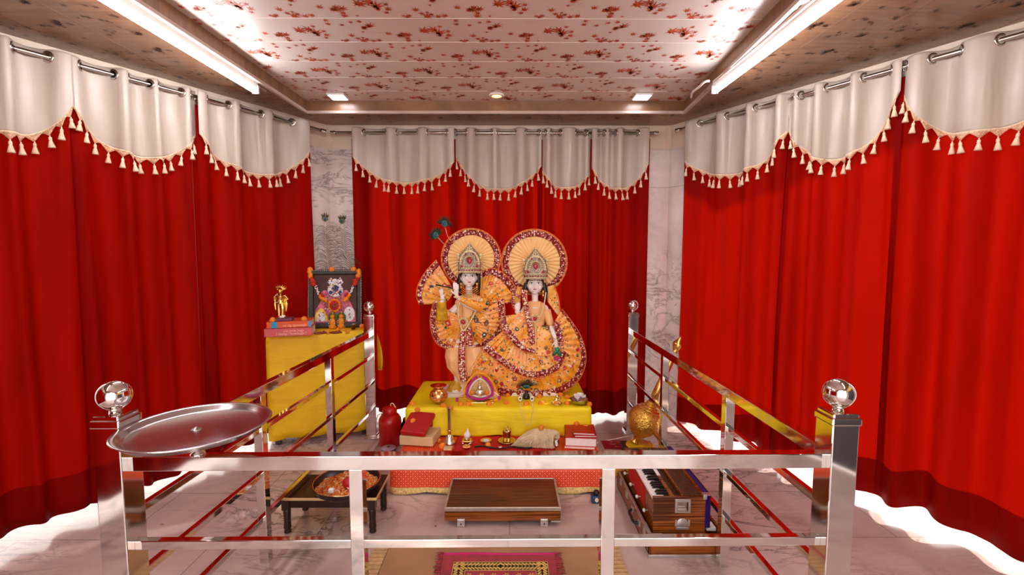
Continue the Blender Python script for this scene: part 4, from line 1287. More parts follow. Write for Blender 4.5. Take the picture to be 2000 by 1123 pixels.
text_part('\u0936\u094d\u0930\u0940 \u092d\u0917\u0935\u093e\u0928', .020, 'print_pink', t, (-.01, .065, .0078), (0, 0, 0))
text_part('\u0938\u0924\u094d\u0938\u0902\u0917 \u092e\u0902\u0921\u0932', .022, 'print_pink', t, (-.01, .03, .0078), (0, 0, 0))
text_part('\u0915\u0940\u0930\u094d\u0924\u0928', .018, 'print_pink', t, (-.01, -.01, .0078), (0, 0, 0))
# ---------------------------------------------------------------- the two statues
def m_sequin(name, c1, c2, scale=15, cols=('#b81c28', '#1f5a48', '#f3e3c8', '#7a4a2a', '#d4452a', '#3a3f5a', '#e8c06a'), r1=.17):
    t = NT(name); co = t.tc((1, .35, 1))
    nz = t.noise(co, 11, 4)
    base = t.ramp(nz.outputs[0], [(.3, c1), (.45, '#f0a020'), (.55, c2), (.7, '#f6a068')])
    wob = t.noise(co, 34, 2)
    def layer(base, sc_, rad, seedrot):
        vm = t.n('ShaderNodeVectorMath', operation='MULTIPLY_ADD'); t.l(wob.outputs['Color'], vm.inputs[0]); vm.inputs[1].default_value = (.028, .028, .028); t.l(t.tc((1, .35, 1), rot=(0, seedrot, 0)), vm.inputs[2])
        v = t.vor(vm.outputs[0], sc_)
        sx = t.n('ShaderNodeSeparateColor'); t.l(v.outputs['Color'], sx.inputs[0])
        stops = [(i / len(cols), c) for i, c in enumerate(cols)]
        col = t.ramp(sx.outputs[0], stops, 'CONSTANT')
        # ring and a light centre
        big = t.math('MULTIPLY', t.math('ADD', sx.outputs[1], .35), rad)
        m1 = t.math('LESS_THAN', v.outputs['Distance'], big)
        m2 = t.math('LESS_THAN', v.outputs['Distance'], t.math('MULTIPLY', big, .45))
        b2 = t.mix(m1, base, col)
        return t.mix(t.math('MULTIPLY', m2, .8), b2, '#f4d8b0'), v
    c, v1 = layer(base, scale, r1 * 1.35, .3)
    c, v2 = layer(c, scale * 2.6, r1 * 1.2, 1.1)
    c, v3 = layer(c, scale * 1.9, r1 * .9, 2.3)
    t.l(c, t.b.inputs['Base Color'])
    t.bump(nz.outputs[0], .3, .006); t.setv(Roughness=.45); return t.m
M['sequin'] = m_sequin('orange_sequin_cloth', '#e8862a', '#f9b05c', 19, r1=.24)
M['sequin_y'] = m_sequin('golden_sequin_cloth', '#f2a23a', '#fcc474', 21, r1=.24)
def m_beadborder():
    t = NT('maroon_beaded_border'); v = t.vor(t.tc((1, .3, 1)), 76, rand=.7)
    sx = t.n('ShaderNodeSeparateColor'); t.l(v.outputs['Color'], sx.inputs[0])
    col = t.ramp(sx.outputs[0], [(0, '#f6c9b4'), (.3, '#fff0d8'), (.5, '#e8808a'), (.7, '#f0c080'), (.88, '#a01824')], 'CONSTANT')
    m1 = t.math('LESS_THAN', v.outputs['Distance'], .46)
    t.l(t.mix(m1, '#84141a', col), t.b.inputs['Base Color'])
    t.bump(t.math('SUBTRACT', 1.0, v.outputs['Distance']), .6, .004); t.setv(Roughness=.3); return t.m
M['beadborder'] = m_beadborder()
def m_fili():
    t = NT('filigree_silver'); v = t.vor(t.tc(), 150)
    sx = t.n('ShaderNodeSeparateColor'); t.l(v.outputs['Color'], sx.inputs[0])
    c = t.ramp(sx.outputs[0], [(0, '#e9e2d2'), (.4, '#c9bda4'), (.6, '#b5a58e'), (.75, '#d89aa0'), (.85, '#f6f0e6')], 'CONSTANT')
    t.l(t.mix(t.math('LESS_THAN', v.outputs['Distance'], .42), '#9a8a76', c), t.b.inputs['Base Color'])
    t.bump(t.math('SUBTRACT', 1.0, v.outputs['Distance']), .9, .004); t.setv(Roughness=.3, Metallic=.35); return t.m
M['filigree_silver'] = m_fili()
M['peach_pleat'] = simple('peach_pleated_silk', '#ffd08c', .45, var=.06, vscale=8)
M['gold_trim'] = simple('gold_chain', '#d8b060', .3, .6, .2, 90)
YS = 3.27
def SP(px, py, dy=0.0): return A(px, py, YS + dy)
PXM = 3.27 / 913
def fan(name, parent, inner, outer, yi, yo, npl=14, amp=.006, fabric='sequin', border=.17, nr=9, nc=72, bulge=0.0, rim=True, bin_=False, label=None):
    I = cr([(x, y, 0) for x, y in inner], nc + 1); O = cr([(x, y, 0) for x, y in outer], nc + 1)
    def pt(j, v, lift=0):
        p = I[j].lerp(O[j], v)
        y = yi + (yo - yi) * v + amp * (.25 + .75 * v) * math.sin(2 * PI * npl * j / nc) - bulge * math.sin(PI * v) - lift
        return SP(p.x, p.y, y)
    m = MB(); m.grid([[pt(j, i / nr) for j in range(nc + 1)] for i in range(nr + 1)])
    o = m.build(name, fabric, parent, True, solid=.003)
    if border:
        m = MB(); m.grid([[pt(j, 1 - border + (border - .012) * k / 3, .0045) for j in range(nc + 1)] for k in range(4)]); m.build('beaded_border', 'beadborder', o, True, solid=.002)
    if bin_:
        m = MB(); m.grid([[pt(j, bin_ * k / 2, .0055) for j in range(nc + 1)] for k in range(3)]); m.build('beaded_border', 'beadborder', o, True, solid=.002)
    if rim:
        m = MB(); m.tube([pt(j, 1.0) for j in range(nc + 1)], .0042, 6); m.build('piping', 'orange_rim', o, True)
    return o
def halo(parent, cx, cy, Rp, yb):
    n = 288; m = MB()
    def pt(k, v, lift=0):
        a = 2 * PI * k / n
        y = yb - .012 * (1 - v) + .0075 * (.25 + .75 * v) * math.cos(a * 36) - lift
        return SP(cx + Rp * v * math.sin(a), cy - Rp * v * math.cos(a), y)
    m.grid([[pt(k, v) for k in range(n)] for v in (.02, .2, .4, .6, .8, .9, 1.0)], closed=True)
    o = m.build('halo', 'peach_pleat', parent, True, solid=.004)
    m = MB(); m.grid([[pt(k, v, .005) for k in range(n)] for v in (.785, .83, .9, .965)], closed=True); m.build('beaded_border', 'beadborder', o, True, solid=.002)
    m = MB(); m.tube([pt(k, 1.0) for k in range(n)], .005, 6, closed=True); m.build('piping', 'orange_rim', o, True)
def rings(L, n=28, ph=0, ruf=0, nr=0, cap=True):
    """closed skin through horizontal ellipses (px, py, rx_px, depth_m, dy)"""
    m = MB(); rows = []
    for (px, py, rx, dm, dy) in L:
        c = SP(px, py, dy); r = rx * PXM
        rows.append([c + Vector((r * (1 + ruf * math.cos(nr * 2 * PI * k / n)) * math.cos(2 * PI * k / n), dm * (1 + ruf * math.cos(nr * 2 * PI * k / n)) * math.sin(2 * PI * k / n), 0)) for k in range(n)])
    m.grid(rows, closed=True)
    if cap:
        for r, s in ((rows[0], 1), (rows[-1], -1)):
            o = len(m.v); m.v += [v.copy() for v in r]; m.f.append([o + k for k in (range(n) if s < 0 else range(n - 1, -1, -1))]); m.mi.append(0); m.sm.append(False)
    return m
def hand(m, w, d, side, nrm, s=1.0, curl=.3, tsgn=1):
    """palm and five separate fingers; w wrist, d direction, side = across the palm toward the thumb"""
    d = Vector(d).normalized(); side = Vector(side).normalized(); nrm = Vector(nrm).normalized()
    def tp(pts, rs): m.tube(pts, rs, 8); m.sph(pts[-1], rs[-1], 8, 6); m.sph(pts[0], rs[0], 8, 6)
    tp([w, w + d * .012 * s, w + d * .032 * s], [.0085 * s, .010 * s, .011 * s])
    m.sph(w + d * .024 * s, (.0135 * s, .0075 * s, .016 * s), 14, 10, 0, Matrix((side, nrm, d)).transposed().to_4x4())
    for k, (o, L) in enumerate(((.0105, .030), (.0035, .034), (-.0035, .031), (-.0105, .024))):
        b0 = w + d * .036 * s + side * o * s; c1 = curl * (1 + .25 * k)
        p1 = b0 + (d + side * o * 6) .normalized() * (L * .45 * s)
        p2 = p1 + (d * math.cos(c1) + nrm * math.sin(c1)) * (L * .32 * s)
        p3 = p2 + (d * math.cos(c1 * 1.9) + nrm * math.sin(c1 * 1.9)) * (L * .26 * s)
        tp([b0, p1, p2, p3], [.0044 * s, .0041 * s, .0037 * s, .003 * s])
    b0 = w + d * .010 * s + side * .009 * s
    p1 = b0 + (d * .6 + side * .8).normalized() * .016 * s; p2 = p1 + (d * .9 + side * .3 + nrm * .3).normalized() * .013 * s
    tp([b0, p1, p2], [.0055 * s, .0048 * s, .0038 * s])
def face(st, cx, cy, w, h, dy, tilt=0, iris='#3a2a1c'):
    """painted eyes, brows, lips and forehead mark on the marble head; w,h half sizes in px"""
    MI = M.setdefault('iris', simple('painted_iris', '#20140e', .3))
    rY = .058
    def fy(x, y):                    # depth of the face surface at offset px
        q = 1 - (x / w) ** 2 - (y / h) ** 2; return dy - rY * math.sqrt(max(.02, q))
    def P(x, y, l=.001):
        c, s_ = math.cos(tilt), math.sin(tilt); X = x * c - y * s_; Y_ = x * s_ + y * c
        return SP(cx + X, cy + Y_, fy(x, y) - l)
    for s in (-1, 1):
        m = MB(); ex, ey = 6.6 * s, -3.0
        n = 14
        row = [P(ex + 4.3 * math.cos(2 * PI * k / n), ey + 1.75 * math.sin(2 * PI * k / n) * (1 if math.sin(2 * PI * k / n) < 0 else .75), .0022) for k in range(n)]
        m.v += row + [P(ex, ey, .0045)]; o = len(m.v) - 1
        for k in range(n): m.f.append([o, k, (k + 1) % n]); m.mi.append(0); m.sm.append(True)
        e = m.build('eye', 'eye_white', st, True)
        m = MB(); m.sph(P(ex, ey, .0042), (1.6 * PXM, .0012, 1.6 * PXM), 12, 8); m.build('iris', 'iris', e, True)
        m = MB(); m.tube(cr([tuple(P(ex - 4.8 * s, ey + .3, .003)), tuple(P(ex - 2, ey - 1.8, .0044)), tuple(P(ex + 2, ey - 1.8, .0044)), tuple(P(ex + 4.8 * s, ey + .1, .003))] if s > 0 else
                            [tuple(P(ex + 4.8, ey + .3, .003)), tuple(P(ex + 2, ey - 1.8, .0044)), tuple(P(ex - 2, ey - 1.8, .0044)), tuple(P(ex - 4.8, ey + .1, .003))], 9), .0016, 6); m.build('eye_line', 'iris', e, True)
        m = MB(); m.tube(cr([tuple(P(2.6 * s, -7.0, .0025)), tuple(P(6.4 * s, -8.6, .003)), tuple(P(10.8 * s, -6.4, .0028))], 9), [.0008] + [.002] * 7 + [.0006], 6); m.build('eyebrow', 'hair', st, True)
    m = MB(); m.sph(P(0, 9.0, .0035), (4.0 * PXM, .004, 1.3 * PXM), 14, 8); m.sph(P(0, 10.4, .0035), (3.0 * PXM, .004, 1.3 * PXM), 14, 8); m.build('lips', 'lip', st, True)
    m = MB(); m.tube([P(0, -11, .002), P(0, -8, .002), P(0, -6, .0025)], [.0012, .0016, .001], 6); m.build('forehead_mark', 'lip', st, True)
def head(m, cx, cy, dy):
    c = SP(cx, cy, dy)
    m.sph(c, (15.2 * PXM, .058, 18 * PXM), 32, 22)
    m.sph(SP(cx, cy + 8.5, dy - .012), (12.2 * PXM, .046, 9.5 * PXM), 24, 14)      # jaw
    m.sph(SP(cx, cy + 15.6, dy - .036), (4.6 * PXM, .016, 3.6 * PXM), 16, 10)     # chin
    m.tube([SP(cx, cy - 4.5, dy - .056), SP(cx, cy + .5, dy - .065), SP(cx, cy + 4.2, dy - .072)], [.003, .005, .007], 10)
    m.sph(SP(cx, cy + 4.4, dy - .067), (2.8 * PXM, .010, 1.7 * PXM), 14, 10)
    for s in (-1, 1):
        m.sph(SP(cx + 8 * s, cy + 4.5, dy - .034), (5.4 * PXM, .016, 6 * PXM), 14, 10)
        m.sph(SP(cx + 15.8 * s, cy + 1, dy + .004), (2.6 * PXM, .012, 6.0 * PXM), 14, 10)      # ears
def crown(st, cx, yb, top, w, dy):
    H = yb - top
    m = rings([(cx, yb, w * .92, .062, dy), (cx, yb - H * .12, w, .066, dy), (cx, yb - H * .35, w * 1.0, .066, dy), (cx, yb - H * .55, w * .9, .058, dy), (cx, yb - H * .7, w * .62, .042, dy), (cx, yb - H * .84, w * .3, .022, dy), (cx, yb - H * .94, w * .12, .010, dy), (cx, top, w * .04, .003, dy)], 40, ruf=.03, nr=20)
    o = m.build('crown', 'filigree_silver', st, True)
    f = dy - .066
    def dot(x, y, r, mat, mm): mm.sph(SP(cx + x, yb - y, f + .066 * (1 - math.sqrt(max(0, 1 - min(1, abs(x) / (w * 1.02)) ** 2)))), (r * PXM, .006, r * PXM), 8, 6)
    m = MB()
    for k in range(15): dot(-w + 2 * w * k / 14, 2, 1.7, 0, m)
    for k in range(15): dot(-w + 2 * w * k / 14, H * .16, 1.4, 0, m)
    for k in range(19):
        a = PI * k / 18; dot(-w * .8 * math.cos(a), H * .30 + H * .42 * math.sin(a), 2.3, 0, m)
    for k in range(15):
        a = PI * k / 14; dot(-w * .5 * math.cos(a), H * .26 + H * .30 * math.sin(a), 1.3, 0, m)
    for s in (-1, 1):
        dot(s * w * .98, H * .60, 3.0, 0, m); dot(s * w * .94, H * .5, 2.4, 0, m); dot(s * w * .99, H * .38, 2.0, 0, m)
    for k, (x, y) in enumerate(((0, .80), (-5, .76), (5, .76), (0, .88), (-3.4, .83), (3.4, .83), (0, .96))): m.sph(SP(cx + x, yb - H * y, dy - .03), (1.9 * PXM, .006, 1.9 * PXM), 8, 6)
    m.build('filigree', 'pearl', o, True)
    m = MB(); m.sph(SP(cx, yb - H * .40, f - .003), (4.2 * PXM, .006, 6.0 * PXM), 14, 10); m.build('red_stone', 'red_gem', o, True)
    for x, y, r in [(-w * .92 + w * 1.84 * k / 8, H * .09, 1.5) for k in range(9)] + [(s * w * .62, H * .22, 2.8) for s in (-1, 1)] + [(s * w * .33, H * .64, 1.7) for s in (-1, 1)]:
        m = MB(); dot(x, y, r, 0, m); m.build('red_stone', 'red_gem', o, True)
    m = MB()
    for k in range(11):
        a = PI * k / 10; dot(-w * .30 * math.cos(a), H * .34 + H * .20 * math.sin(a), 1.2, 0, m)
    m.build('gold_arch', 'gold', o, True)
def garland(st, pts, r, n, mat, name, dy0=0):
    m = MB()
    for q in cr([tuple(SP(x, y, d)) for x, y, d in pts], n): m.sph(q, r, 8, 6)
    return m.build(name, mat, st, True)

# ---- flute player
k1 = thing('flute_statue', 'crowned white marble statue playing a flute in orange robes, left one on the dais', 'statue', (SP(915, 770, 0).x, YS, DZ + .008))
m = MB(); m.box((SP(905, 770).x, YS + .0, DZ + .020), (.30, .24, .024)); m.build('marble_base', 'marble_white', k1, True, bevel=.004)
m = MB(); head(m, 916, 542, 0)
m.tube([SP(916, 555), SP(916, 570), SP(917, 588)], [.026, .024, .032], 14)
m.tube([SP(917, 588), SP(915, 610), SP(908, 640), SP(905, 668)], [.062, .068, .060, .075], 20)
m.sph(SP(899, 596), .034); m.sph(SP(937, 596), .034)
def limb(m, pts, rs):
    P = [SP(*p) for p in pts]; m.tube(cr([tuple(p) for p in P], 14), [rs[0] + (rs[-1] - rs[0]) * k / 13 for k in range(14)], 12); m.sph(P[0], rs[0]); m.sph(P[-1], rs[-1])
limb(m, [(897, 597, 0), (876, 614, -.03), (862, 612, -.07)], (.030, .022)); limb(m, [(862, 612, -.07), (863, 597, -.085), (864, 582, -.09)], (.023, .014))
hand(m, SP(863, 582, -.09), (-.1, 0, 1), (1, -.1, 0), (.1, 1, 0), 1.05, .55)
limb(m, [(937, 597, 0), (944, 604, -.05), (930, 602, -.09)], (.030, .022)); limb(m, [(930, 602, -.09), (910, 594, -.10), (893, 580, -.10)], (.023, .014))
hand(m, SP(892, 578, -.10), (-.08, 0, 1), (-1, 0, 0), (0, 1, 0), 1.35, .25)
limb(m, [(897, 665, 0), (893, 705, -.03), (896, 752, 0)], (.05, .026)); limb(m, [(916, 665, 0), (925, 710, -.04), (906, 752, -.03)], (.05, .026))
for (x, y, d) in ((890, 763, -.03), (908, 762, -.07)): m.sph(SP(x, y, d), (.032, .055, .020), 16, 10)
m.build('body', 'marble_white', k1, True, remesh=.0026)
face(k1, 916, 542, 15.2, 19, 0, 0)
m = MB(); m.sph(SP(916, 538, .018), (17.5 * PXM, .058, 18 * PXM), 24, 16)
for s in (-1, 1): m.tube(cr([tuple(SP(916 + 16.5 * s, 535, .01)), tuple(SP(916 + 18.5 * s, 548, .006)), tuple(SP(916 + 18 * s, 564, .008)), tuple(SP(916 + 16 * s, 580, .012))], 12), [.016] * 6 + [.016, .015, .013, .010, .007, .003], 10)
m.build('hair', 'hair', k1, True)
crown(k1, 917, 533, 474, 22.5, .0)
halo(k1, 920, 504.5, 58, .085)
for s in (-1, 1):
    m = MB(); m.sph(SP(916 + 15.5 * s, 555, -.02), (.009, .009, .013), 12, 8); m.sph(SP(916 + 15.5 * s, 561, -.02), (.007, .007, .012), 12, 8); m.build('earring', 'gold', k1, True)
m = MB(); m.cyl(SP(851, 556, -.10), SP(884, 563, -.108), .0045); m.build('flute', 'dark_wood', k1, True)
# clothes
m = rings([(917, 574, 9, .035, 0), (917, 579, 22, .052, 0), (917, 590, 29, .066, 0), (916, 612, 25, .072, 0), (911, 634, 20, .066, 0), (907, 648, 23, .07, 0)], 36); m.build('tunic', 'peach', k1, True)
m = rings([(864, 624, 12, .040, -.06), (862, 606, 9.5, .034, -.075), (863, 590, 8, .030, -.085)], 24, ruf=.05, nr=8); m.build('sleeve', 'yellow_sleeve', k1, True)
m = MB(); m.tube(cr([tuple(SP(*p)) for p in ((947, 588, -.01), (940, 600, -.07), (918, 592, -.105), (899, 584, -.108))], 16), [.038] * 6 + [.036, .034, .032, .03, .028, .026, .024, .022, .02, .018], 14); m.build('sleeve', 'sequin_y', k1, True)
fan('scarf_fan', k1, [(886, 566), (884, 574), (878, 584), (870, 592)], [(852, 508), (832, 530), (817, 556), (814, 578), (819, 595)], .03, .05, 6, .005)
fan('scarf_fan', k1, [(938, 590), (941, 588), (944, 590), (946, 596)], [(938, 532), (962, 524), (985, 535), (1004, 556), (1016, 576), (1000, 592)], .02, .045, 8, .006, border=.2)
fan('coat_fan', k1, [(904, 622), (899, 630), (897, 640), (900, 647)], [(848, 589), (841, 615), (842, 645), (853, 670), (874, 682), (895, 688)], -.075, -.035, 12, .008)
fan('coat_fan', k1, [(913, 622), (919, 630), (920, 640), (915, 647)], [(984, 583), (986, 612), (983, 640), (965, 662), (940, 677), (915, 684)], -.075, -.03, 12, .008)
m = rings([(893, 676, 22, .06, -.01), (890, 695, 21, .064, -.02), (893, 716, 20, .062, -.02), (903, 736, 13, .045, -.02), (905, 748, 9, .036, -.02)], 32, ruf=.04, nr=9); m.build('dhoti', 'peach', k1, True)
m = rings([(925, 676, 22, .06, -.02), (930, 700, 26, .07, -.03), (928, 725, 27, .074, -.03), (920, 745, 22, .06, -.02)], 32, ruf=.04, nr=8); m.build('dhoti', 'peach', k1, True)
m = rings([(897, 740, 8, .034, .0), (891, 752, 12, .045, -.01), (888, 764, 16, .055, -.02)], 28, ruf=.12, nr=12); m.build('anklet_cloth', 'yellow_sleeve', k1, True)
def sash(name, pts, w, dy, mat, parent, border=True):
    m = MB(); P = cr([(x, y, 0) for x, y in pts], 26); rows = []
    for i, p in enumerate(P):
        v = i / 25; rows.append([SP(p.x + w * (k - 2) / 2 * (.75 + .35 * v), p.y, dy - .003 * math.sin(k * 1.5) - .004 * (1 - abs(k - 2) / 2)) for k in range(5)])
    m.grid(rows); o = m.build(name, mat, parent, True, solid=.003)
    if border:
        for c, q in ((-1, 0), (1, 4)):
            e = MB(); e.tube([r[q] for r in rows], .0032, 6); e.build('piping', 'orange_rim', o, True)
    return o
sash('sash', [(905, 645), (903, 670), (902, 700), (903, 725), (908, 746)], 6.5, -.105, 'beadborder', k1)
sash('sash', [(917, 640), (917, 660), (916, 676)], 6, -.10, 'beadborder', k1)
garland(k1, [(899, 585, -.05), (895, 610, -.085), (899, 635, -.10), (905, 646, -.115), (915, 634, -.10), (930, 605, -.085), (934, 582, -.05)], .0058, 60, 'pearl', 'long_garland')
garland(k1, [(902, 588, -.055), (903, 612, -.082), (906, 640, -.108), (918, 628, -.095), (927, 598, -.085)], .0032, 60, 'gold_trim', 'gold_chain')
m = MB(); c0 = SP(905, 629, -.105)
for k in range(12): m.sph(c0 + Vector((.027 * math.cos(k * PI / 6), 0, .027 * math.sin(k * PI / 6))), .007, 8, 6)
o = m.build('pendant', 'pearl', k1, True); q = MB(); q.sph(c0 + Vector((0, -.006, 0)), (.014, .007, .014)); q.build('stone', 'red_gem', o, True)
m = MB()
for j in range(4):
    for q in cr([tuple(SP(x, y, d)) for x, y, d in [(904 - j * 2, 562 + j * 3, -.024), (909, 566 + j * 4, -.040 - .005 * j), (917, 568 + j * 4, -.048 - .005 * j), (924, 566 + j * 4, -.040 - .005 * j), (930 + j * 2, 562 + j * 3, -.024)]], 18): m.sph(q, .0035, 8, 6)
m.build('neck_chains', 'gold_trim', k1, True)
for c0, r0, r1 in ((SP(864, 584, -.09), .017, .004), (SP(893, 580, -.10), .019, .007)):
    m = MB(); m.torus(c0, r0, r1, seg=20); m.build('bracelet', 'pearl', k1, True)

# ---- companion
k2 = thing('garlanded_statue', 'crowned white marble statue in a wide orange skirt, right one on the dais', 'statue', (SP(1050, 770, 0).x, YS, DZ + .008))
m = MB(); m.box((SP(1035, 770).x + .02, YS + .02, DZ + .020), (.34, .22, .024)); m.build('marble_base', 'marble_white', k2, True, bevel=.004)
m = MB(); head(m, 1045, 556, 0)
m.tube([SP(1045, 569), SP(1045, 584), SP(1045, 600)], [.024, .022, .030], 14)
m.tube([SP(1045, 598), SP(1045, 618), SP(1044, 640), SP(1044, 668)], [.056, .062, .052, .07], 20)
m.sph(SP(1028, 603), .030); m.sph(SP(1063, 603), .030)
limb(m, [(1027, 604, 0), (1012, 625, -.03), (1008, 632, -.05)], (.027, .020)); limb(m, [(1008, 632, -.05), (1008, 624, -.08), (1010, 616, -.095)], (.021, .016))
hand(m, SP(1010, 617, -.095), (.05, 0, 1), (1, 0, 0), (0, 1, 0), 1.35, .2)
limb(m, [(1064, 604, 0), (1070, 620, -.02), (1074, 634, -.04)], (.027, .021)); limb(m, [(1074, 634, -.04), (1081, 652, -.09), (1086, 668, -.13)], (.022, .014))
hand(m, SP(1086, 666, -.13), (.08, 0, -1), (-1, -.2, 0), (0, 1, 0), 1.15, .3)
limb(m, [(1044, 668, 0), (1044, 720, 0), (1044, 756, 0)], (.07, .04))
m.build('body', 'marble_white', k2, True, remesh=.0026)
face(k2, 1045, 556, 15.2, 19, 0, 0)
m = MB(); m.sph(SP(1045, 552, .018), (18 * PXM, .058, 20 * PXM), 24, 16)
for s in (-1, 1): m.tube(cr([tuple(SP(1045 + 16 * s, 553, .01)), tuple(SP(1045 + 19.5 * s, 566, .008)), tuple(SP(1045 + 19 * s, 580, .012)), tuple(SP(1045 + 16 * s, 590, .02))], 12), [.019] * 7 + [.017, .015, .012, .008, .003], 10)
m.build('hair', 'hair', k2, True)
crown(k2, 1046, 545, 483, 23.5, .0)
halo(k2, 1043.5, 512, 64, .085)
for s in (-1, 1):
    m = MB(); m.sph(SP(1045 + 16 * s, 570, -.02), (.008, .008, .014), 12, 8); m.sph(SP(1045 + 16 * s, 577, -.02), (.007, .007, .014), 12, 8); m.build('earring', 'gold', k2, True)
m = rings([(1045, 588, 10, .034, 0), (1045, 594, 20, .046, 0), (1045, 603, 25, .060, 0), (1045, 620, 22, .062, 0), (1044, 640, 18, .056, 0), (1044, 650, 22, .064, 0)], 36); m.build('blouse', 'peach', k2, True)
m = rings([(1075, 634, 7.5, .032, -.035), (1071, 620, 8.5, .034, -.02), (1066, 604, 9.5, .036, 0)], 22); m.build('sleeve', 'peach', k2, True)
m = MB(); m.torus(SP(1075, 633, -.04), .026, .006, RX(.3), 24, 8); m.build('armlet', 'gold', k2, True)
# big flared skirt: a full front sheet that closes round the back
inner = [(960, 655), (985, 668), (1012, 684), (1040, 690), (1068, 686), (1084, 668), (1086, 648), (1080, 634)]
outer = [(905, 740), (925, 762), (960, 770), (1005, 774), (1055, 775), (1098, 767), (1128, 745), (1143, 712), (1142, 680), (1128, 645), (1098, 604)]
fan('flared_skirt', k2, inner, outer, -.085, -.075, 26, .009, 'sequin', .14, 12, 150, .03, bin_=.30)
fan('skirt_back', k2, [(1000, 650), (1020, 640), (1044, 636), (1066, 640), (1080, 655)], [(905, 735), (960, 756), (1044, 760), (1120, 740), (1135, 690)], .06, .10, 20, .006, 'sequin', 0, 6, 60, rim=False)
fan('middle_tier', k2, [(990, 640), (1005, 668), (1030, 684), (1058, 684), (1078, 662)], [(940, 680), (972, 706), (1010, 730), (1050, 738), (1090, 722), (1106, 690)], -.090, -.118, 20, .007, 'sequin_y', .24, 8, 100, .012)
fan('draped_apron', k2, [(1018, 612), (1024, 606), (1032, 608), (1038, 630), (1041, 660)], [(979, 618), (980, 640), (995, 662), (1018, 684), (1046, 690)], -.085, -.125, 5, .004, 'sequin', .22, 8, 50, .01)
m = rings([(1058, 636, 17, .035, -.05), (1060, 655, 19, .045, -.08), (1061, 675, 21, .045, -.10), (1060, 692, 20, .035, -.11)], 28, ruf=.05, nr=9); m.build('front_panel', 'sequin_y', k2, True)
sash('veil_border', [(1023, 566), (1026, 590), (1031, 615), (1037, 645), (1041, 672), (1044, 690)], 5.5, -.115, 'beadborder', k2)
fan('veil', k2, [(1068, 560), (1069, 575), (1070, 590)], [(1082, 556), (1090, 580), (1094, 606), (1098, 628)], .03, .04, 2, .003, 'sequin_y', .0, 4, 20)
fan('veil', k2, [(1022, 560), (1018, 580), (1014, 600)], [(1006, 560), (1000, 575), (1001, 596), (1010, 612)], .03, .035, 2, .003, 'sequin_y', .3, 4, 20)
garland(k2, [(1024, 572, -.02), (1028, 596, -.075), (1036, 616, -.09), (1046, 625, -.10), (1058, 612, -.09), (1063, 592, -.075), (1066, 572, -.02)], .0052, 56, 'pearl', 'long_garland')
garland(k2, [(1045, 634, -.10), (1046, 655, -.128), (1046, 684, -.14)], .0036, 26, 'pearl', 'hanging_beads')
m = MB(); c0 = SP(1045, 622, -.105)
for k in range(12): m.sph(c0 + Vector((.026 * math.cos(k * PI / 6), 0, .026 * math.sin(k * PI / 6))), .007, 8, 6)
o = m.build('pendant', 'pearl', k2, True); q = MB(); q.sph(c0 + Vector((0, -.006, 0)), (.013, .007, .013)); q.build('stone', 'red_gem', o, True)
for c0, r0, r1 in ((SP(1084, 659, -.12), .017, .0035), (SP(1085, 663, -.125), .0165, .003), (SP(1010, 619, -.095), .020, .004)):
    m = MB(); m.torus(c0, r0, r1, RX(.4), 20); m.build('bracelet', 'silver', k2, True)
m = MB(); rr = random.Random(2)
for k in range(7): m.sph(SP(1088 + rr.uniform(-5, 5), 686 + rr.uniform(-5, 5), -.15), (.011, .004, .022), 8, 6, 0, RY(rr.uniform(-.7, .7)))
m.build('green_leaf_spray', 'green_gem', k2, True)
m = MB()
for k in range(5): m.sph(SP(1087 + 4 * math.cos(k * 1.26), 700 + 3 * math.sin(k * 1.26), -.15), .008, 8, 6)
m.build('pink_flower', 'magenta', k2, True)
# peacock feather spray behind the flute player's halo
t = thing('feather_spray', 'two dark peacock feather eyes against the red curtain above the left halo', 'feathers', SP(880, 480, .12))
m = MB(); rr = random.Random(8)
for (cx, cy, ax) in ((868, 437, .25), (852, 460, -.6)):
    for k in range(110):
        a = ax + rr.uniform(-1.9, 1.9) ; L = rr.uniform(8, 17)
        p0 = SP(cx, cy, .12); p1 = SP(cx + L * math.sin(a), cy - L * math.cos(a), .12 + rr.uniform(-.01, .01))
        m.tube([p0, p0.lerp(p1, .5), p1], [.0034, .0030, .0012], 4)
m.build('barbs', 'feather_dark', t, True)
for (cx, cy, ax) in ((868, 437, .25), (851, 460, -.6)):
    m = MB(); m.sph(SP(cx, cy, .108), (6 * PXM, .004, 7 * PXM), 16, 10); m.build('bronze_eye', 'feather_green', t, True)
    m = MB(); m.sph(SP(cx, cy, .103), (3.2 * PXM, .003, 3.6 * PXM), 16, 10); m.build('blue_eye', 'feather_blue', t, True)
m = MB(); m.tube(cr([tuple(SP(868, 437, .12)), tuple(SP(876, 465, .13)), tuple(SP(900, 510, .12)), tuple(SP(915, 560, .10))], 14), .0022, 6); m.tube(cr([tuple(SP(852, 460, .12)), tuple(SP(870, 480, .13)), tuple(SP(900, 515, .12)), tuple(SP(915, 562, .10))], 14), .0022, 6); m.build('stems', 'cream', t, True)
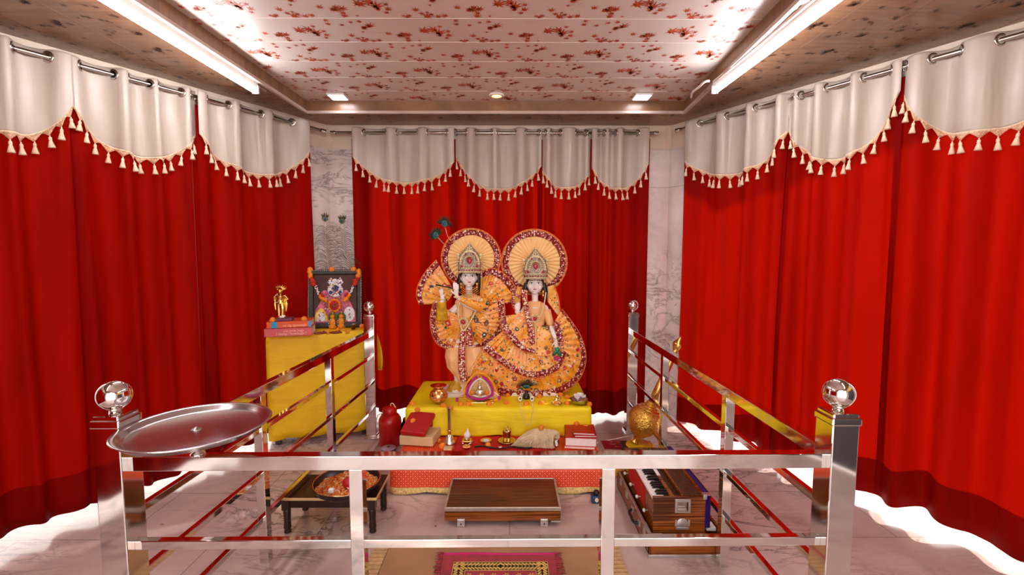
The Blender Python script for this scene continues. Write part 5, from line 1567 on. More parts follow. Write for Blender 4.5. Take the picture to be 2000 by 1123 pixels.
# ---------------------------------------------------------------- side table items
def onT(px, py, z=None): return G(px, py, (TZ + .006) if z is None else z)
M['frame_dark'] = simple('dark_carved_frame', '#1d0f0c', .35, var=.4, vscale=60, bump=.8, bscale=120)
M['pic_bg'] = simple('picture_brown', '#4a160c', .6, var=.3, vscale=14)
M['pic_pink'] = simple('picture_pink_robe', '#c9607a', .6, var=.35, vscale=30)
M['pic_white'] = simple('picture_white', '#e6e2ea', .6, var=.2, vscale=70)
M['pic_blue'] = simple('picture_blue', '#2a2a63', .6, var=.3, vscale=40)
M['pic_yellow'] = simple('picture_yellow', '#e6c24a', .6, var=.2, vscale=30)
M['red_gar'] = simple('red_garland_petals', '#c0230c', .7, var=.3, vscale=90, bump=.6, bscale=200)
M['orange_gar'] = simple('orange_garland_petals', '#f58c14', .7, var=.2, vscale=90, bump=.6, bscale=200)
M['glass_thin'] = None
fp = onT(655, 640); fr_rz = math.radians(10)
fr = thing('framed_picture', 'garlanded picture in a dark carved frame standing on the yellow side table', 'picture', fp, fr_rz)
FW, FH = .385, .435
TL_ = RX(math.radians(-9))          # leans back
m = MB()
for (x, z, w, h) in ((0, FH - .02, FW, .04), (0, .02, FW, .04), (-FW / 2 + .02, FH / 2, .04, FH), (FW / 2 - .02, FH / 2, .04, FH)): m.box((x, 0, z), (w, .03, h), 0, TL_)
o = m.build('frame', 'frame_dark', fr, bevel=.008)
m = MB()
for k in range(34):
    z = .012 + (FH - .024) * k / 33
    for s in (-1, 1): m.sph(TL_ @ Vector((s * (FW / 2 - .006), -.016, z)), .0035, 6, 5)
for k in range(28):
    x = -FW / 2 + .012 + (FW - .024) * k / 27; m.sph(TL_ @ Vector((x, -.016, FH - .008)), .0035, 6, 5)
m.build('beading', 'cream', o)
def pic(poly, name, mat, dy): 
    m = MB(); m.prism(poly, dy - .0008, dy, 0, TL_ @ RX(PI / 2) ); return m.build(name, mat, pc)
m = MB(); m.box((0, .004, FH / 2), (FW - .07, .008, FH - .07), 0, TL_); pc = m.build('print', 'pic_bg', fr)
def ell(cx, cy, rx, ry, n=20, a0=0, a1=2 * PI): return [(cx + rx * math.cos(a0 + (a1 - a0) * k / n), cy + ry * math.sin(a0 + (a1 - a0) * k / n)) for k in range(n + (0 if a1 - a0 > 6.2 else 1))]
pic([(-.145, .04), (.145, .04), (.14, .12), (.085, .23), (.04, .27), (-.04, .27), (-.085, .23), (-.14, .13)], 'robe', 'pic_pink', .002)
pic(ell(-.10, .05, .045, .095, 16, 0, PI), 'arch', 'pic_yellow', .003); pic(ell(-.10, .05, .028, .07, 16, 0, PI), 'arch_inner', 'pic_white', .004)
pic(ell(.10, .10, .038, .055), 'robe_pattern', 'pic_white', .003)
pic(ell(0, .28, .055, .05), 'headdress', 'pic_white', .004); pic(ell(0, .335, .035, .03), 'headdress_top', 'pic_white', .004)
pic([(-.055, .34), (-.03, .375), (-.015, .35), (.015, .35), (.035, .378), (.058, .335), (.03, .31), (-.03, .31)], 'crest', 'pic_white', .005)
pic(ell(0, .292, .024, .026), 'face', 'pic_blue', .006); pic(ell(-.032, .262, .014, .014), 'blue_hand', 'pic_blue', .006); pic(ell(.036, .258, .012, .020), 'blue_mark', 'pic_blue', .006)
pic(ell(-.075, .235, .03, .045), 'sleeve_left', 'pic_pink', .003); pic(ell(.075, .235, .03, .045), 'sleeve_right', 'pic_pink', .003)
rr = random.Random(21)
for nm, mt, cnt in (('robe_red_dots', 'red_gem', 30), ('robe_green_dots', 'leaf_green', 16), ('robe_pale_dots', 'pic_white', 26)):
    m = MB()
    for k in range(cnt):
        z = rr.uniform(.05, .26); x = rr.uniform(-1, 1) * (.135 - (z - .05) * .42)
        m.sph(TL_ @ Vector((x, -.0055, z)), (.0045 + .003 * rr.random(), .0012, .0045), 8, 5)
    m.build(nm, mt, pc)
m = MB()
for k in range(36):
    a = k * .55; m.sph(TL_ @ Vector((rr.uniform(-.05, .05), -.0075, .285 + rr.uniform(-.04, .08))), (.006, .0012, .004), 8, 5, k % 3)
m.build('headdress_marks', ['pic_blue', 'pic_pink', 'pic_yellow'], pc)
m = MB()
for k in range(22): m.sph(TL_ @ Vector((-.145 + .29 * k / 21, -.004, .385)), .0022, 6, 5)
for k in range(30): m.sph(TL_ @ Vector((rr.uniform(-.14, .14), -.004, rr.uniform(.30, .38))), .0016, 6, 5)
m.build('gold_dots', 'gold', pc)
def glocal(pts, r, n, mat, name, amp=.3):
    m = MB(); rr = random.Random(n)
    for q in cr([tuple(TL_ @ Vector((x, -.022 - .012 * (y2 if False else 1) * 0 - d, z))) for x, z, d in [(a[0], a[1], a[2] if len(a) > 2 else 0) for a in pts] for y2 in (0,)], n):
        m.sph(q + Vector((rr.uniform(-r, r) * amp, rr.uniform(-r, r) * .3, rr.uniform(-r, r) * amp)), r * rr.uniform(.85, 1.2), 8, 6)
    return m.build(name, mat, fr)
for s in (-1, 1):
    glocal([(s * .175, .425), (s * .172, .405), (s * .168, .385)], .016, 4, 'orange_gar', 'orange_garland')
    glocal([(s * .165, .375), (s * .160, .362)], .015, 3, 'red_gar', 'red_garland')
    glocal([(s * .152, .345), (s * .145, .328)], .018, 4, 'red_gar', 'red_garland')
    glocal([(s * .140, .315), (s * .125, .285), (s * .108, .25)], .0045, 26, 'white_flower', 'white_net_garland', 1.8)
    glocal([(s * .100, .240), (s * .085, .215), (s * .066, .198)], .015, 6, 'orange_gar', 'orange_garland')
    glocal([(s * .092, .248), (s * .08, .232)], .012, 3, 'red_gar', 'red_garland')
m = MB(); c0 = TL_ @ Vector((.0, -.035, .165))
for ring, (rr_, n, mat) in enumerate(((.036, 12, 0), (.024, 9, 1), (.011, 6, 1))):
    for k in range(n):
        a = 2 * PI * k / n; m.sph(c0 + Vector((rr_ * math.cos(a), -.004 * ring, rr_ * math.sin(a) * 1.15)), (.012, .009, .014), 8, 6, mat, RY(-a))
m.build('rose_rosette', ['orange_gar', 'rose'], fr)
m = MB(); m.sph(c0 + Vector((0, -.018, -.004)), (.012, .004, .006)); m.sph(c0 + Vector((.010, -.016, .010)), (.006, .004, .008)); m.build('green_sprig', 'leaf_green', fr)
for (x, y, lab) in ((606, 526, 'orange marigold on the left top corner of the picture frame'), (648, 524, 'orange marigold on the middle of the picture frame top'), (691, 523, 'orange marigold on the right top corner of the picture frame')):
    q = A(x, y, fp.y + .055 + (x - 650) * .0007); q.z = fp.z + FH * .9877 - .006; marigold(q, lab, 1.0, (.6, 0))
# small figures before the picture
def tiny_deity(px, py, lab):
    p = onT(px, py); t = thing('tiny_deity_figure', lab, 'figurine', p); K_ = 1.3
    m = MB(); m.lathe([(0, 0), (.020, 0), (.022, .008), (.014, .018), (.017, .035), (.013, .052), (.006, .058)], 18, 0, None, True); m.sph((0, 0, .066), .0125); [v.__imul__(K_) for v in m.v]; m.build('body', 'orange_gar', t)
    m = MB(); m.torus((0, .003, .062), .021, .005, RX(PI / 2), 18, 6); [v.__imul__(K_) for v in m.v]; m.build('green_rim', 'leaf_green', t)
    m = MB()
    for k in range(10): m.sph((.017 * math.cos(k * .63), -.014, .030 + .022 * math.sin(k * .63)), .0035, 6, 5)
    [v.__imul__(K_) for v in m.v]; m.build('pearl_garland', 'pearl', t)
    m = MB(); m.tube([(0, 0, .075), (.002, 0, .09), (-.002, 0, .10)], [.005, .003, .0015], 6); [v.__imul__(K_) for v in m.v]; m.build('crest', 'gold', t)
tiny_deity(650, 641, 'tiny orange and green dressed figure before the picture, left of the pair')
tiny_deity(667, 640, 'tiny orange and green dressed figure before the picture, right of the pair')
M['brown_sole'] = simple('brown_wooden_sandal', '#7a2d12', .45, var=.2)
for (x, y, lab, r) in ((626, 653, 'brown wooden sandal on the side table, left of the pair', .25), (656, 652, 'brown wooden sandal on the side table, right of the pair', -.2)):
    p = onT(x, y); o = MB(); o.sph((0, 0, .009), (.045, .022, .009), 20, 10); o.sph((.022, 0, .013), (.008, .008, .012)); o = o.build('wooden_sandal', 'brown_sole'); o.location = p; o.rotation_euler = (0, 0, r + .3); tag(o, lab, 'sandal')
for (x, y, lab, s) in ((633, 640, 'orange marigold before the picture, left of the tiny figures', .9), (641, 651, 'orange marigold lying between the two brown sandals', .9), (660, 646, 'orange marigold behind the right brown sandal', .8), (679, 650, 'orange marigold on the side table next to the top rail', .8)):
    marigold(onT(x, y), lab, s, (.5, 0))
p = onT(690, 643); t = thing('glass_tumbler', 'small reddish glass tumbler beside the picture on the side table', 'glass', p)
M['red_glass'] = simple('dark_red_glass', '#5a1410', .1)
m = MB(); m.lathe([(0, 0), (.014, 0), (.017, .035), (.019, .036), (.015, .034), (.012, .004), (0, .004)], 20); m.build('cup', 'red_glass', t)
m = MB(); m.torus((0, 0, .036), .018, .0014, seg=20, sub=6); m.build('rim', 'silver', t)
p = onT(706, 641); t = thing('shell_bead', 'small orange and white shell by the picture, at the right table edge', 'shell', p)
m = MB(); m.sph((0, 0, .016), (.017, .014, .016)); m.sph((.014, -.004, .022), (.010, .009, .010)); m.build('body', 'orange_rim', t)
# books with spine lettering
bp = onT(563, 657)
def spinebook(name, lab, p, rz, w, d, h, mat, texts, tmat):
    t = thing(name, lab, 'book', p, rz)
    m = MB(); m.box((0, d / 2 + .004, h / 2), (w - .006, d - .004, h - .007)); m.build('pages', 'paper', t)
    m = MB(); m.box((0, d / 2, .002), (w, d, .004)); m.box((0, d / 2, h - .002), (w, d, .004)); m.box((0, .002, h / 2), (w, .004, h)); m.build('cover', mat, t, bevel=.0015)
    for (s, size, x, z) in texts:
        text_part(s, size, tmat, t, (x, -.0012, z), (PI / 2, PI, 0), 'spine_lettering')
    return t
M['pink_cover'] = simple('pink_book_cover', '#d4555c', .45, var=.1)
M['orange_cover'] = simple('orange_book_cover', '#e0520c', .45, var=.08)
M['blue_band'] = simple('blue_spine_band', '#1590c0', .4)
M['spine_print'] = simple('pale_spine_print', '#ffcfa8', .5)
rzb = math.radians(14)
b1 = spinebook('pink_book', 'thick pink book with two lines of pale spine lettering, bottom of the side table stack', bp, rzb, .292, .17, .056, 'pink_cover', (('\u0936\u094d\u0930\u0940\u092e\u0926\u094d \u092d\u093e\u0917\u0935\u0924 \u0932\u0940\u0932\u093e', .017, .035, .037), ('[ \u0936\u094d\u0930\u0940\u092e\u0926\u094d\u092d\u0917\u0935\u0926\u094d | \u0917\u0940\u0924\u093e\u0938\u093e\u0930 ]', .019, .02, .018)), 'spine_print')
b2 = spinebook('orange_book', 'orange and blue book with pale spine lettering, upper book of the side table stack', bp + RZ(rzb) @ Vector((.006, .004, .0568)), rzb + .02, .272, .165, .044, 'orange_cover', (('\u0936\u094d\u0930\u0940\u0930\u093e\u092e\u091a\u0930\u093f\u0924 \u0917\u0940\u0924 \u0938\u093e\u0930', .019, .035, .016),), 'spine_print')
for x, w in ((-.088, .036), (.129, .016)):
    m = MB(); m.box((x, -.0006, .022), (w, .0016, .0415)); m.build('blue_band', 'blue_band', b2)
top2 = .0568 + .0448
M['mauve'] = simple('mauve_cloth', '#6a3050', .6, var=.2)
o = MB(); o.box((0, 0, .009), (.105, .08, .018)); o = o.build('mauve_block', 'mauve', bevel=.004); o.location = bp + RZ(rzb) @ Vector((-.028, .055, top2)); o.rotation_euler = (0, 0, rzb); tag(o, 'flat mauve wrapped block on the orange book under the golden figure', 'block')
for (x, y, lab) in ((-.095, .025, 'orange marigold on the left end of the orange book'), (.098, .025, 'orange marigold on the right end of the orange book')):
    marigold(bp + RZ(rzb) @ Vector((x, y, top2)), lab, 1.0, (.35, 0))
# golden standing figure
gp = bp + RZ(rzb) @ Vector((-.052, .062, top2 + .0185))
t = thing('golden_figurine', 'small golden standing figure with a ray crown on top of the books', 'figurine', gp)
m = MB()
m.lathe([(0, 0), (.030, 0), (.030, .006), (.024, .010), (.024, .014)], 24)
m.tube([(-.009, 0, .012), (-.010, 0, .06), (-.008, 0, .10)], [.012, .014, .016], 12); m.tube([(.009, -.004, .012), (.012, -.004, .06), (.008, 0, .10)], [.012, .014, .016], 12)
m.tube([(0, 0, .095), (0, 0, .12), (0, 0, .150)], [.021, .019, .024], 14); m.sph((0, 0, .178), (.0145, .015, .018)); m.cyl((0, 0, .155), (0, 0, .17), .007)
m.tube([(-.022, 0, .150), (-.034, -.006, .125), (-.020, -.018, .135)], [.008, .007, .005], 8); m.tube([(.022, 0, .150), (.040, -.004, .125), (.022, -.014, .108)], [.008, .007, .005], 8)
for k in range(9):
    a = PI * (k / 8); m.tube([(.013 * math.cos(a), 0, .188 + .012 * math.sin(a)), (.036 * math.cos(a), 0, .196 + .028 * math.sin(a))], [.006, .0012], 6)
m.tube([(-.024, .004, .150), (-.032, .004, .09), (-.028, .002, .05)], [.006, .008, .004], 8); m.tube([(.022, .004, .140), (.030, .004, .09), (.026, .002, .04)], [.006, .008, .004], 8)
m.v = [Vector((v.x * 1.3, v.y * 1.2, v.z)) for v in m.v]
m.build('figure', 'gold', t, remesh=.0016)
m = MB()
for q in cr([(-.012, -.016, .162), (-.030, -.018, .142), (-.030, -.020, .115), (-.012, -.022, .105), (.004, -.022, .125), (.012, -.018, .158)], 34): m.sph(q, .0026, 6, 5)
for q in cr([(-.008, -.018, .16), (.0, -.024, .075), (.009, -.018, .16)], 30): m.sph(q, .002, 6, 5)
m.build('pearl_garland', 'pearl', t)
m = MB(); rr = random.Random(4)
for k in range(8): m.sph((.022 + rr.uniform(-.012, .012), -.028 + rr.uniform(-.006, .006), .010 + rr.uniform(-.004, .006)), (.009, .008, .007), 8, 6)
o = m.build('white_petals', 'white_flower'); o.location = gp; tag(o, 'few white petals at the feet of the golden figure', 'flowers')

# peacock feathers behind the picture
def feather(px0, py0, px1, py1, lab, seed, L0):
    Yf = fp.y + .10
    b0 = A(px0, py0, Yf); b0.z = TZ + .008; top = A(px1, py1, Yf + .03)
    t = thing('peacock_feather', lab, 'feather', b0)
    rr = random.Random(seed)
    sp = cr([tuple(b0), tuple(A(px0, py0 - 40, Yf + .01)), tuple(A((px0 + px1) / 2 - 1, (py0 + py1) / 2, Yf + .02)), tuple(top)], 60)
    m = MB(); m.tube(sp, [.0026 - .0018 * i / 59 for i in range(60)], 6); m.build('stem', 'cream', t, True)
    m = MB(); n0 = 22
    for i in range(n0, 55):
        for s in (-1, 1):
            if rr.random() < .05: continue
            L = L0 * rr.uniform(.55, 1.0) * (1 - .45 * (i - n0) / 34)
            d = Vector((s, 0, .55 - rr.uniform(0, .5))); p0 = sp[i]
            m.tube(cr([tuple(p0), tuple(p0 + Vector((s * L * .35, rr.uniform(-.006, .006), L * .32))), tuple(p0 + Vector((s * L * .75, 0, L * rr.uniform(.22, .38)))), tuple(p0 + Vector((s * L, 0, L * rr.uniform(-.02, .2))))], 8), [.0016, .0016, .0016, .0015, .0014, .0012, .001, .0008], 4)
    o = m.build('side_barbs', 'feather_dark', t, True); o['kind'] = 'stuff'
    c = sp[-1]
    m = MB()
    for k in range(90):
        a = rr.uniform(-2.2, 2.2); L = rr.uniform(.028, .05) * (1.0 if abs(a) < 1 else .6)
        m.tube([c, c + Vector((math.sin(a) * L * .6, rr.uniform(-.003, .003), math.cos(a) * L * .6)), c + Vector((math.sin(a) * L * .95, 0, math.cos(a) * L + .006))], [.0024, .002, .0006], 4)
    o = m.build('head_barbs', 'feather_dark', t, True); o['kind'] = 'stuff'
    for (r, mt, dy) in ((.019, 'bronze_fibre', -.004), (.0125, 'feather_green', -.007), (.0075, 'feather_blue', -.010)):
        m = MB(); m.sph(c + Vector((0, dy, 0)), (r, .0025, r * 1.1), 16, 8); m.build({'bronze_fibre': 'bronze_ring', 'feather_green': 'green_eye', 'feather_blue': 'blue_centre'}[mt], mt, t, True)
M['bronze_fibre'] = simple('bronze_fibre', '#6b5526', .45, .2, .3, 90)
feather(641, 560, 635, 428, 'taller peacock feather behind the picture, on the left', 3, .150)
feather(680, 560, 668, 432, 'shorter peacock feather behind the picture, on the right', 5, .125)

# ---------------------------------------------------------------- round plate on the front railing
pc_ = Vector((-.878, 1.275, RT))
t = thing('steel_platter', 'round steel platter mounted flat over the left end of the front rail', 'platter', pc_)
m = MB(); m.lathe([(0, .073), (.158, .073), (.166, .076), (.172, .086), (.184, .090), (.190, .0885), (.187, .086), (.174, .080), (.168, .071), (.158, .068), (0, .068)], 72); m.build('dish', 'steel_dull', t)
m = MB(); m.lathe([(0, 0), (.020, 0), (.018, .006), (.009, .012), (.009, .060), (.022, .067), (0, .067)], 24); m.build('stem', 'chrome', t)
m = MB(); m.lathe([(.014, .0732), (.012, .0755), (.006, .077), (.005, .080), (0, .081)], 20); m.build('centre_bolt', 'steel_brushed', t)

# ---------------------------------------------------------------- instrument case cover in the middle
def m_veneer(name='striped_wood_veneer', a='#4a1f0a', b='#a3561e'):
    t = NT(name); w = t.noise(t.tc((.7, .7, 80)), 3, 3, .5); w2 = t.noise(t.tc((.7, 80, .7)), 3, 3, .5)
    f = t.math('ADD', t.math('MULTIPLY', w.outputs[0], .5), t.math('MULTIPLY', w2.outputs[0], .5))
    t.l(t.ramp(f, [(.4, a), (.5, b), (.6, a)]), t.b.inputs['Base Color']); t.setv(Roughness=.22); return t.m
M['veneer'] = m_veneer()
M['veneer_dark'] = m_veneer('dark_striped_veneer', '#2a1206', '#6a3416')
M['alu'] = simple('aluminium_edge', '#c9c2bd', .28, .7, .08, 40)
t = thing('case_lid', 'brown veneered case cover with aluminium edges lying on the floor in the middle', 'case', (-.034, 2.345, 0))
LX, LY0, LY1, LZ0, LZ1 = .287, 2.20 - 2.345, 2.50 - 2.345, .028, .094
m = MB(); m.box((0, (LY0 + LY1) / 2, (LZ0 + LZ1) / 2), (2 * LX - .006, LY1 - LY0 - .006, LZ1 - LZ0 - .003)); m.build('panel', 'veneer_dark', t)
m = MB()
for s in (-1, 1): m.box((s * (LX - .004), (LY0 + LY1) / 2, LZ1 - .008), (.010, LY1 - LY0, .019))
m.box((0, LY0 + .003, LZ1 - .008), (2 * LX, .008, .019)); m.box((0, LY1 - .003, LZ1 - .004), (2 * LX, .008, .011))
m.build('edge_strip', 'alu', t, bevel=.0015)
m = MB(); m.box((0, LY0 + .0015, LZ0 + .022), (2 * LX - .002, .006, .045)); m.build('front_board', 'veneer', t)
for x in (-.205, .205):
    m = MB(); m.box((x, LY0 - .004, .021), (.038, .012, .040)); m.box((x, LY0 - .006, .026), (.030, .012, .026)); o = m.build('latch', 'alu', t, bevel=.002)
    m = MB(); m.sph((x, LY0 - .013, .018), .004, 8, 6); m.build('rivet', 'black', o)
m = MB(); m.box((.262, LY0 - .002, LZ0 - .002), (.045, .010, .006)); m.build('hinge_tab', 'alu', t)
for x in (-.24, .24):
    m = MB(); m.box((x, LY1 - .03, .014), (.03, .03, .028)); m.build('rear_foot', 'black', t)

# ---------------------------------------------------------------- harmonium
hm = thing('harmonium', 'brown wooden harmonium with keys and purple bellows standing in its case bottom', 'harmonium', (.785, 2.28, 0))
def HB(name, mat, boxes, parent=None, bevel=.0015):
    m = MB()
    for (x0, x1, y0, y1, z0, z1) in boxes: m.box(((x0 + x1) / 2, (y0 + y1) / 2, (z0 + z1) / 2), (x1 - x0, y1 - y0, z1 - z0))
    return m.build(name, mat, parent or hm, True, bevel=bevel)
x0, x1, y0, y1 = .616, .956, 1.958, 2.56
tray = HB('case_bottom', 'veneer', [(x0, x1, y0, y1, .014, .022), (x0, x1, y0, y0 + .012, .014, .104), (x0, x1, y1 - .012, y1, .014, .104), (x0, x0 + .012, y0, y1, .014, .104), (x1 - .012, x1, y0, y1, .014, .104)])
HB('edge_strip', 'alu', [(x0 - .003, x1 + .003, y0 - .004, y1 + .003, .0, .015), (x0 - .001, x0 + .015, y0 - .002, y0 + .10, .102, .108), (x0 - .001, x0 + .012, y0, y1, .103, .107), (x0, x0 + .06, y0 - .001, y0 + .013, .103, .107)], tray)
bx0, bx1, by0, by1 = .645, .880, 2.0, 2.53
HB('body', 'veneer', [(bx0, bx1, by0, by0 + .016, .022, .255), (bx0, bx1, by1 - .016, by1, .022, .255), (bx0 + .004, bx1, by0 + .016, by1 - .016, .022, .235), (.722, .742, by0 + .01, by1 - .01, .235, .257)])
HB('side_felt', 'red_velvet', [(bx0 + .001, bx0 + .0045, by0 + .14, by1 - .1, .13, .225)])
wk = []
for k in range(26):
    ya = by0 + .022 + k * .0188; wk.append((bx0 + .001, .70, ya, ya + .0176, .236, .2485))
for q in wk: HB('white_key', 'paper', [q], bevel=.0012)
for k in range(25):
    if k % 7 in (2, 6): continue
    ya = by0 + .022 + (k + .68) * .0188
    m = MB(); m.add([(.668, ya, .248), (.668, ya + .011, .248), (.722, ya + .011, .248), (.722, ya, .248), (.676, ya + .0015, .260), (.676, ya + .0105, .260), (.722, ya + .0105, .260), (.722, ya + .0015, .260)],
        [(0, 1, 2, 3)[::-1], (4, 5, 6, 7), (0, 1, 5, 4)[::-1], (1, 2, 6, 5)[::-1], (2, 3, 7, 6)[::-1], (3, 0, 4, 7)[::-1]]); m.build('black_key', 'black', hm, True, bevel=.0008)
HB('dark_channel', 'dark_wood', [(.742, .775, by0 + .016, by1 - .016, .235, .247)])
M['fret'] = simple('brown_fretwork', '#5a3418', .4, var=.6, vscale=110, bump=1.0, bscale=130)
HB('fretwork_panel', 'fret', [(.783, .866, by0 + .02, by1 - .02, .244, .257)])
HB('top_rails', 'veneer', [(.775, .783, by0 + .014, by1 - .014, .24, .262), (.866, .880, by0 + .014, by1 - .014, .24, .262)])
pl = HB('name_plate', 'paper', [(.724, .741, by0 + .20, by0 + .27, .2572, .2585)])
m = MB(); rows = []
M['purple'] = simple('purple_bellows', '#4a1f92', .5, var=.15, vscale=30)
for k in range(9):
    X = bx1 + .002 + .002 * k; e = .006 * (k % 2)
    rows.append([(X, by0 + .004 - e, .115 - e), (X, by1 - .004 + e, .115 - e), (X, by1 - .004 + e, .262 + e * .5), (X, by0 + .004 - e, .262 + e * .5)])
m.grid(rows, closed=True, smooth=False); o = len(m.v) - 4; m.f.append([o, o + 1, o + 2, o + 3]); m.mi.append(0); m.sm.append(False); m.build('bellows', 'purple', hm, True)
HB('bellows_board', 'dark_wood', [(.898, .904, by0 + .002, by1 - .002, .11, .266)])
HB('corner_clasp', 'alu', [(.868, .902, by0 - .002, by0 + .022, .262, .268), (.868, .884, by0 - .003, by0 + .002, .245, .262)])
m = HB('handle_plate', 'alu', [(.742, .812, by0 - .003, by0 + .002, .183, .247)])
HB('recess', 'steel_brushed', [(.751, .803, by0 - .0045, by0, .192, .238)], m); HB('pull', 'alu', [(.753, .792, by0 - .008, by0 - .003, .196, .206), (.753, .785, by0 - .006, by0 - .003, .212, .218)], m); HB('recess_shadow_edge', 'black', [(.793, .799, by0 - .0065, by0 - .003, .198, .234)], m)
m = MB(); m.lathe([(.026, 0), (.026, .003), (.024, .004), (0, .004)], 28, 0, T(.777, by0 + .001, .132) @ RX(PI / 2)); m.box((.777, by0 - .003, .112), (.058, .006, .010)); m.box((.748, by0 - .002, .136), (.008, .005, .030)); m.box((.806, by0 - .002, .136), (.008, .005, .030)); m.build('bracket', 'alu', hm, True, bevel=.001)
HB('corner_wedge', 'paper', [(.893, .935, by0 + .01, by0 + .06, .09, .106)])
for k, y in enumerate((2.08, 2.20, 2.32, 2.44)):
    m = MB(); m.lathe([(.003, 0), (.003, .012), (.008, .014), (.009, .019), (.006, .024), (0, .025)], 14, 0, T(bx0, y, .15) @ RY(-PI / 2)); m.build('stop_knob', 'white_plastic', hm, True)
m = MB(); m.tube(cr([(x0 - .004, 2.10, .075), (x0 - .024, 2.115, .07), (x0 - .026, 2.16, .068), (x0 - .024, 2.205, .07), (x0 - .004, 2.22, .075)], 20), .007, 8); o = m.build('carry_handle', 'black', hm, True)
for y in (2.10, 2.22): m = MB(); m.box((x0 - .004, y, .075), (.008, .022, .026)); m.build('handle_mount', 'alu', o, True, bevel=.001)
for y in (2.02, 2.34, 2.47):
    m = MB(); m.box((x0 - .003, y, .085), (.006, .024, .034)); m.build('side_latch', 'alu', tray, True, bevel=.001)

# ---------------------------------------------------------------- mace on its little stool
YG = 2.90
def GP(x, y, d=0): return A(x, y, YG + d)
sb = GP(1250, 866)
t = thing('round_stool', 'small dark footstool with a yellow cushion under the golden mace', 'stool', (sb.x, sb.y, 0))
m = MB(); m.lathe([(0, sb.z - .012), (.085, sb.z - .012), (.09, sb.z - .008), (.085, sb.z - .001), (0, sb.z)], 32, 0, T(0, 0, -.004)); m.build('cushion', 'yellow2', t)
m = MB(); m.box((-.01, 0, sb.z - .026), (.20, .17, .018)); m.build('seat', 'dark_wood', t, bevel=.003)
for sx in (-.09, .07):
    for sy in (-.065, .065): m = MB(); m.cyl((sx, sy, 0), (sx, sy, sb.z - .03), .009, .012); m.build('leg', 'dark_wood', t)
g0, g1 = GP(1238, 866), GP(1331, 657, .06)
def m_gold_carved():
    t = NT('carved_gold'); v = t.vor(t.tc(), 120, 'SMOOTH_F1'); w = t.n('ShaderNodeTexWave', wave_type='RINGS'); w.inputs['Scale'].default_value = 40; w.inputs['Distortion'].default_value = 22; t.l(t.tc(), w.inputs['Vector'])
    f = t.math('ADD', v.outputs['Distance'], t.math('MULTIPLY', w.outputs['Fac'], .5))
    t.l(t.ramp(f, [(.2, '#a8641a'), (.75, '#f2c05a')]), t.b.inputs['Base Color']); t.bump(f, .45, .005); t.setv(Roughness=.3, Metallic=.9); return t.m
M['gold_carved'] = m_gold_carved()
ax = (g1 - g0); Lg = ax.length
mg = thing('golden_mace', 'golden carved ceremonial mace leaning out through the right railing', 'mace', g0)
Mx = Matrix.Translation(g0) @ rotm(ax)
def lp(name, prof, mat, seg=40, **k): m = MB(); m.lathe(prof, seg, 0, Mx, **k); return m.build(name, mat, mg, True)
lp('foot', [(.0, .004), (.024, .004), (.022, .012), (.018, .03), (.022, .048), (.026, .052)], 'gold')
lp('bulb', [(.024, .05), (.045, .062), (.078, .095), (.098, .135), (.104, .170), (.098, .205), (.082, .232), (.060, .250), (.044, .262), (.036, .275), (.030, .290)], 'gold_carved', 56)
m = MB()
for z, r in ((.236, .078), (.252, .058), (.268, .042), (.284, .033)): m.torus(Mx @ Vector((0, 0, z)), r, .004, rotm(ax), 40, 8)
m.build('ring', 'gold', mg, True)
lp('shaft', [(.026, .285), (.024, .40), (.0215, .55), (.020, Lg - .11)], 'gold', 24)
lp('finial', [(.020, Lg - .115), (.014, Lg - .105), (.024, Lg - .085), (.036, Lg - .060), (.034, Lg - .052), (.014, Lg - .018), (.006, Lg - .006), (0, Lg)], 'gold', 30)

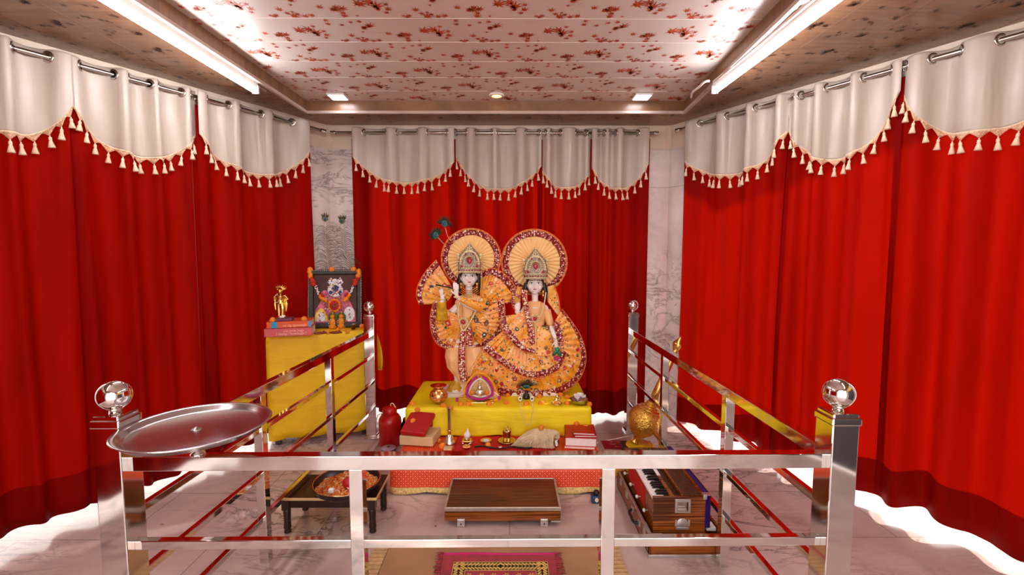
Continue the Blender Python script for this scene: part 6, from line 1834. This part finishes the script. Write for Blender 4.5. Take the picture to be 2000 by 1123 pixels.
# ---------------------------------------------------------------- red jug and neighbours on the floor at the left
jp = Vector((-.838, 3.185, 0))
t = thing('red_jug', 'glossy red insulated water jug on the floor left of the dais', 'jug', jp)
m = MB(); m.lathe([(0, 0), (.070, 0), (.075, .006), (.076, .12), (.079, .16), (.076, .185), (.060, .210), (.048, .218)], 40); m.build('body', 'jug_red', t)
m = MB(); m.lathe([(.048, .214), (.050, .222), (.050, .25), (.046, .262), (.030, .270), (0, .272)], 36); m.build('cap', 'jug_red', t)
m = MB(); m.tube(cr([(.010, 0, .272), (.008, 0, .286), (.020, 0, .292), (.032, -.004, .280), (.044, -.01, .262)], 16), .0035, 8); m.build('cord', 'cream', t)
m = MB(); m.tube(cr([(-.050, -.01, .222), (-.078, -.02, .212), (-.084, -.03, .180), (-.080, -.03, .150)], 16), .004, 8); m.build('strap', 'cream', t)
t = thing('round_tin', 'flat round purple tin with a pale lid before the red jug', 'tin', Vector((G(760, 871, .034).x, G(760, 871, .034).y - .012, 0)))
M['purple_tin'] = simple('purple_tin', '#5b2f6e', .35)
M['lilac'] = simple('lilac_lid', '#cdb6d6', .4)
m = MB(); m.lathe([(0, 0), (.045, 0), (.046, .003), (.046, .024), (.044, .026)], 36); m.build('base', 'purple_tin', t)
m = MB(); m.lathe([(.0465, .022), (.0465, .030), (.043, .033), (0, .034)], 36); m.build('lid', 'lilac', t)
m = MB(); m.lathe([(.010, .0342), (.006, .037), (0, .037)], 16); m.build('knob', 'mauve', t)
t = thing('dark_pot', 'small dark round pot half hidden between the red jug and the dais', 'pot', (-.728, 3.23, 0))
m = MB(); m.lathe([(0, 0), (.035, 0), (.048, .05), (.05, .09), (.042, .13), (.03, .15), (.032, .158), (.028, .16)], 28); m.build('body', 'black', t)
m = MB(); m.lathe([(.032, .158), (.028, .17), (.006, .18), (0, .185)], 24); m.build('lid', 'brass', t)
# small blue cup by the centre right baluster
M['blue_cup'] = simple('blue_cup', '#123a5c', .35)
p = G(1163, 982, 0)
t = thing('blue_cup', 'small dark blue cup with a dark knob on the floor right of the case cover', 'cup', p)
m = MB(); m.box((0, .01, .020), (.045, .045, .04)); m.build('body', 'blue_cup', t, bevel=.008, segs=3)
m = MB(); m.sph((.006, .01, .052), (.016, .016, .016)); m.build('lid', 'black', t)
m = MB(); m.sph((.004, -.014, .022), (.010, .004, .012)); m.build('pale_mark', 'cream', t)
o = MB(); o.sph((0, 0, .04), (.06, .05, .045), 20, 12); o.sph((.03, .02, .07), (.035, .03, .035), 16, 10); o.sph((-.03, -.015, .055), (.035, .03, .04), 16, 10)
o = o.build('yellow_bundle', 'yellow2', remesh=.004); o.location = (.62, 2.72, 0); tag(o, 'crumpled yellow cloth on the floor at the far end of the harmonium', 'cloth')
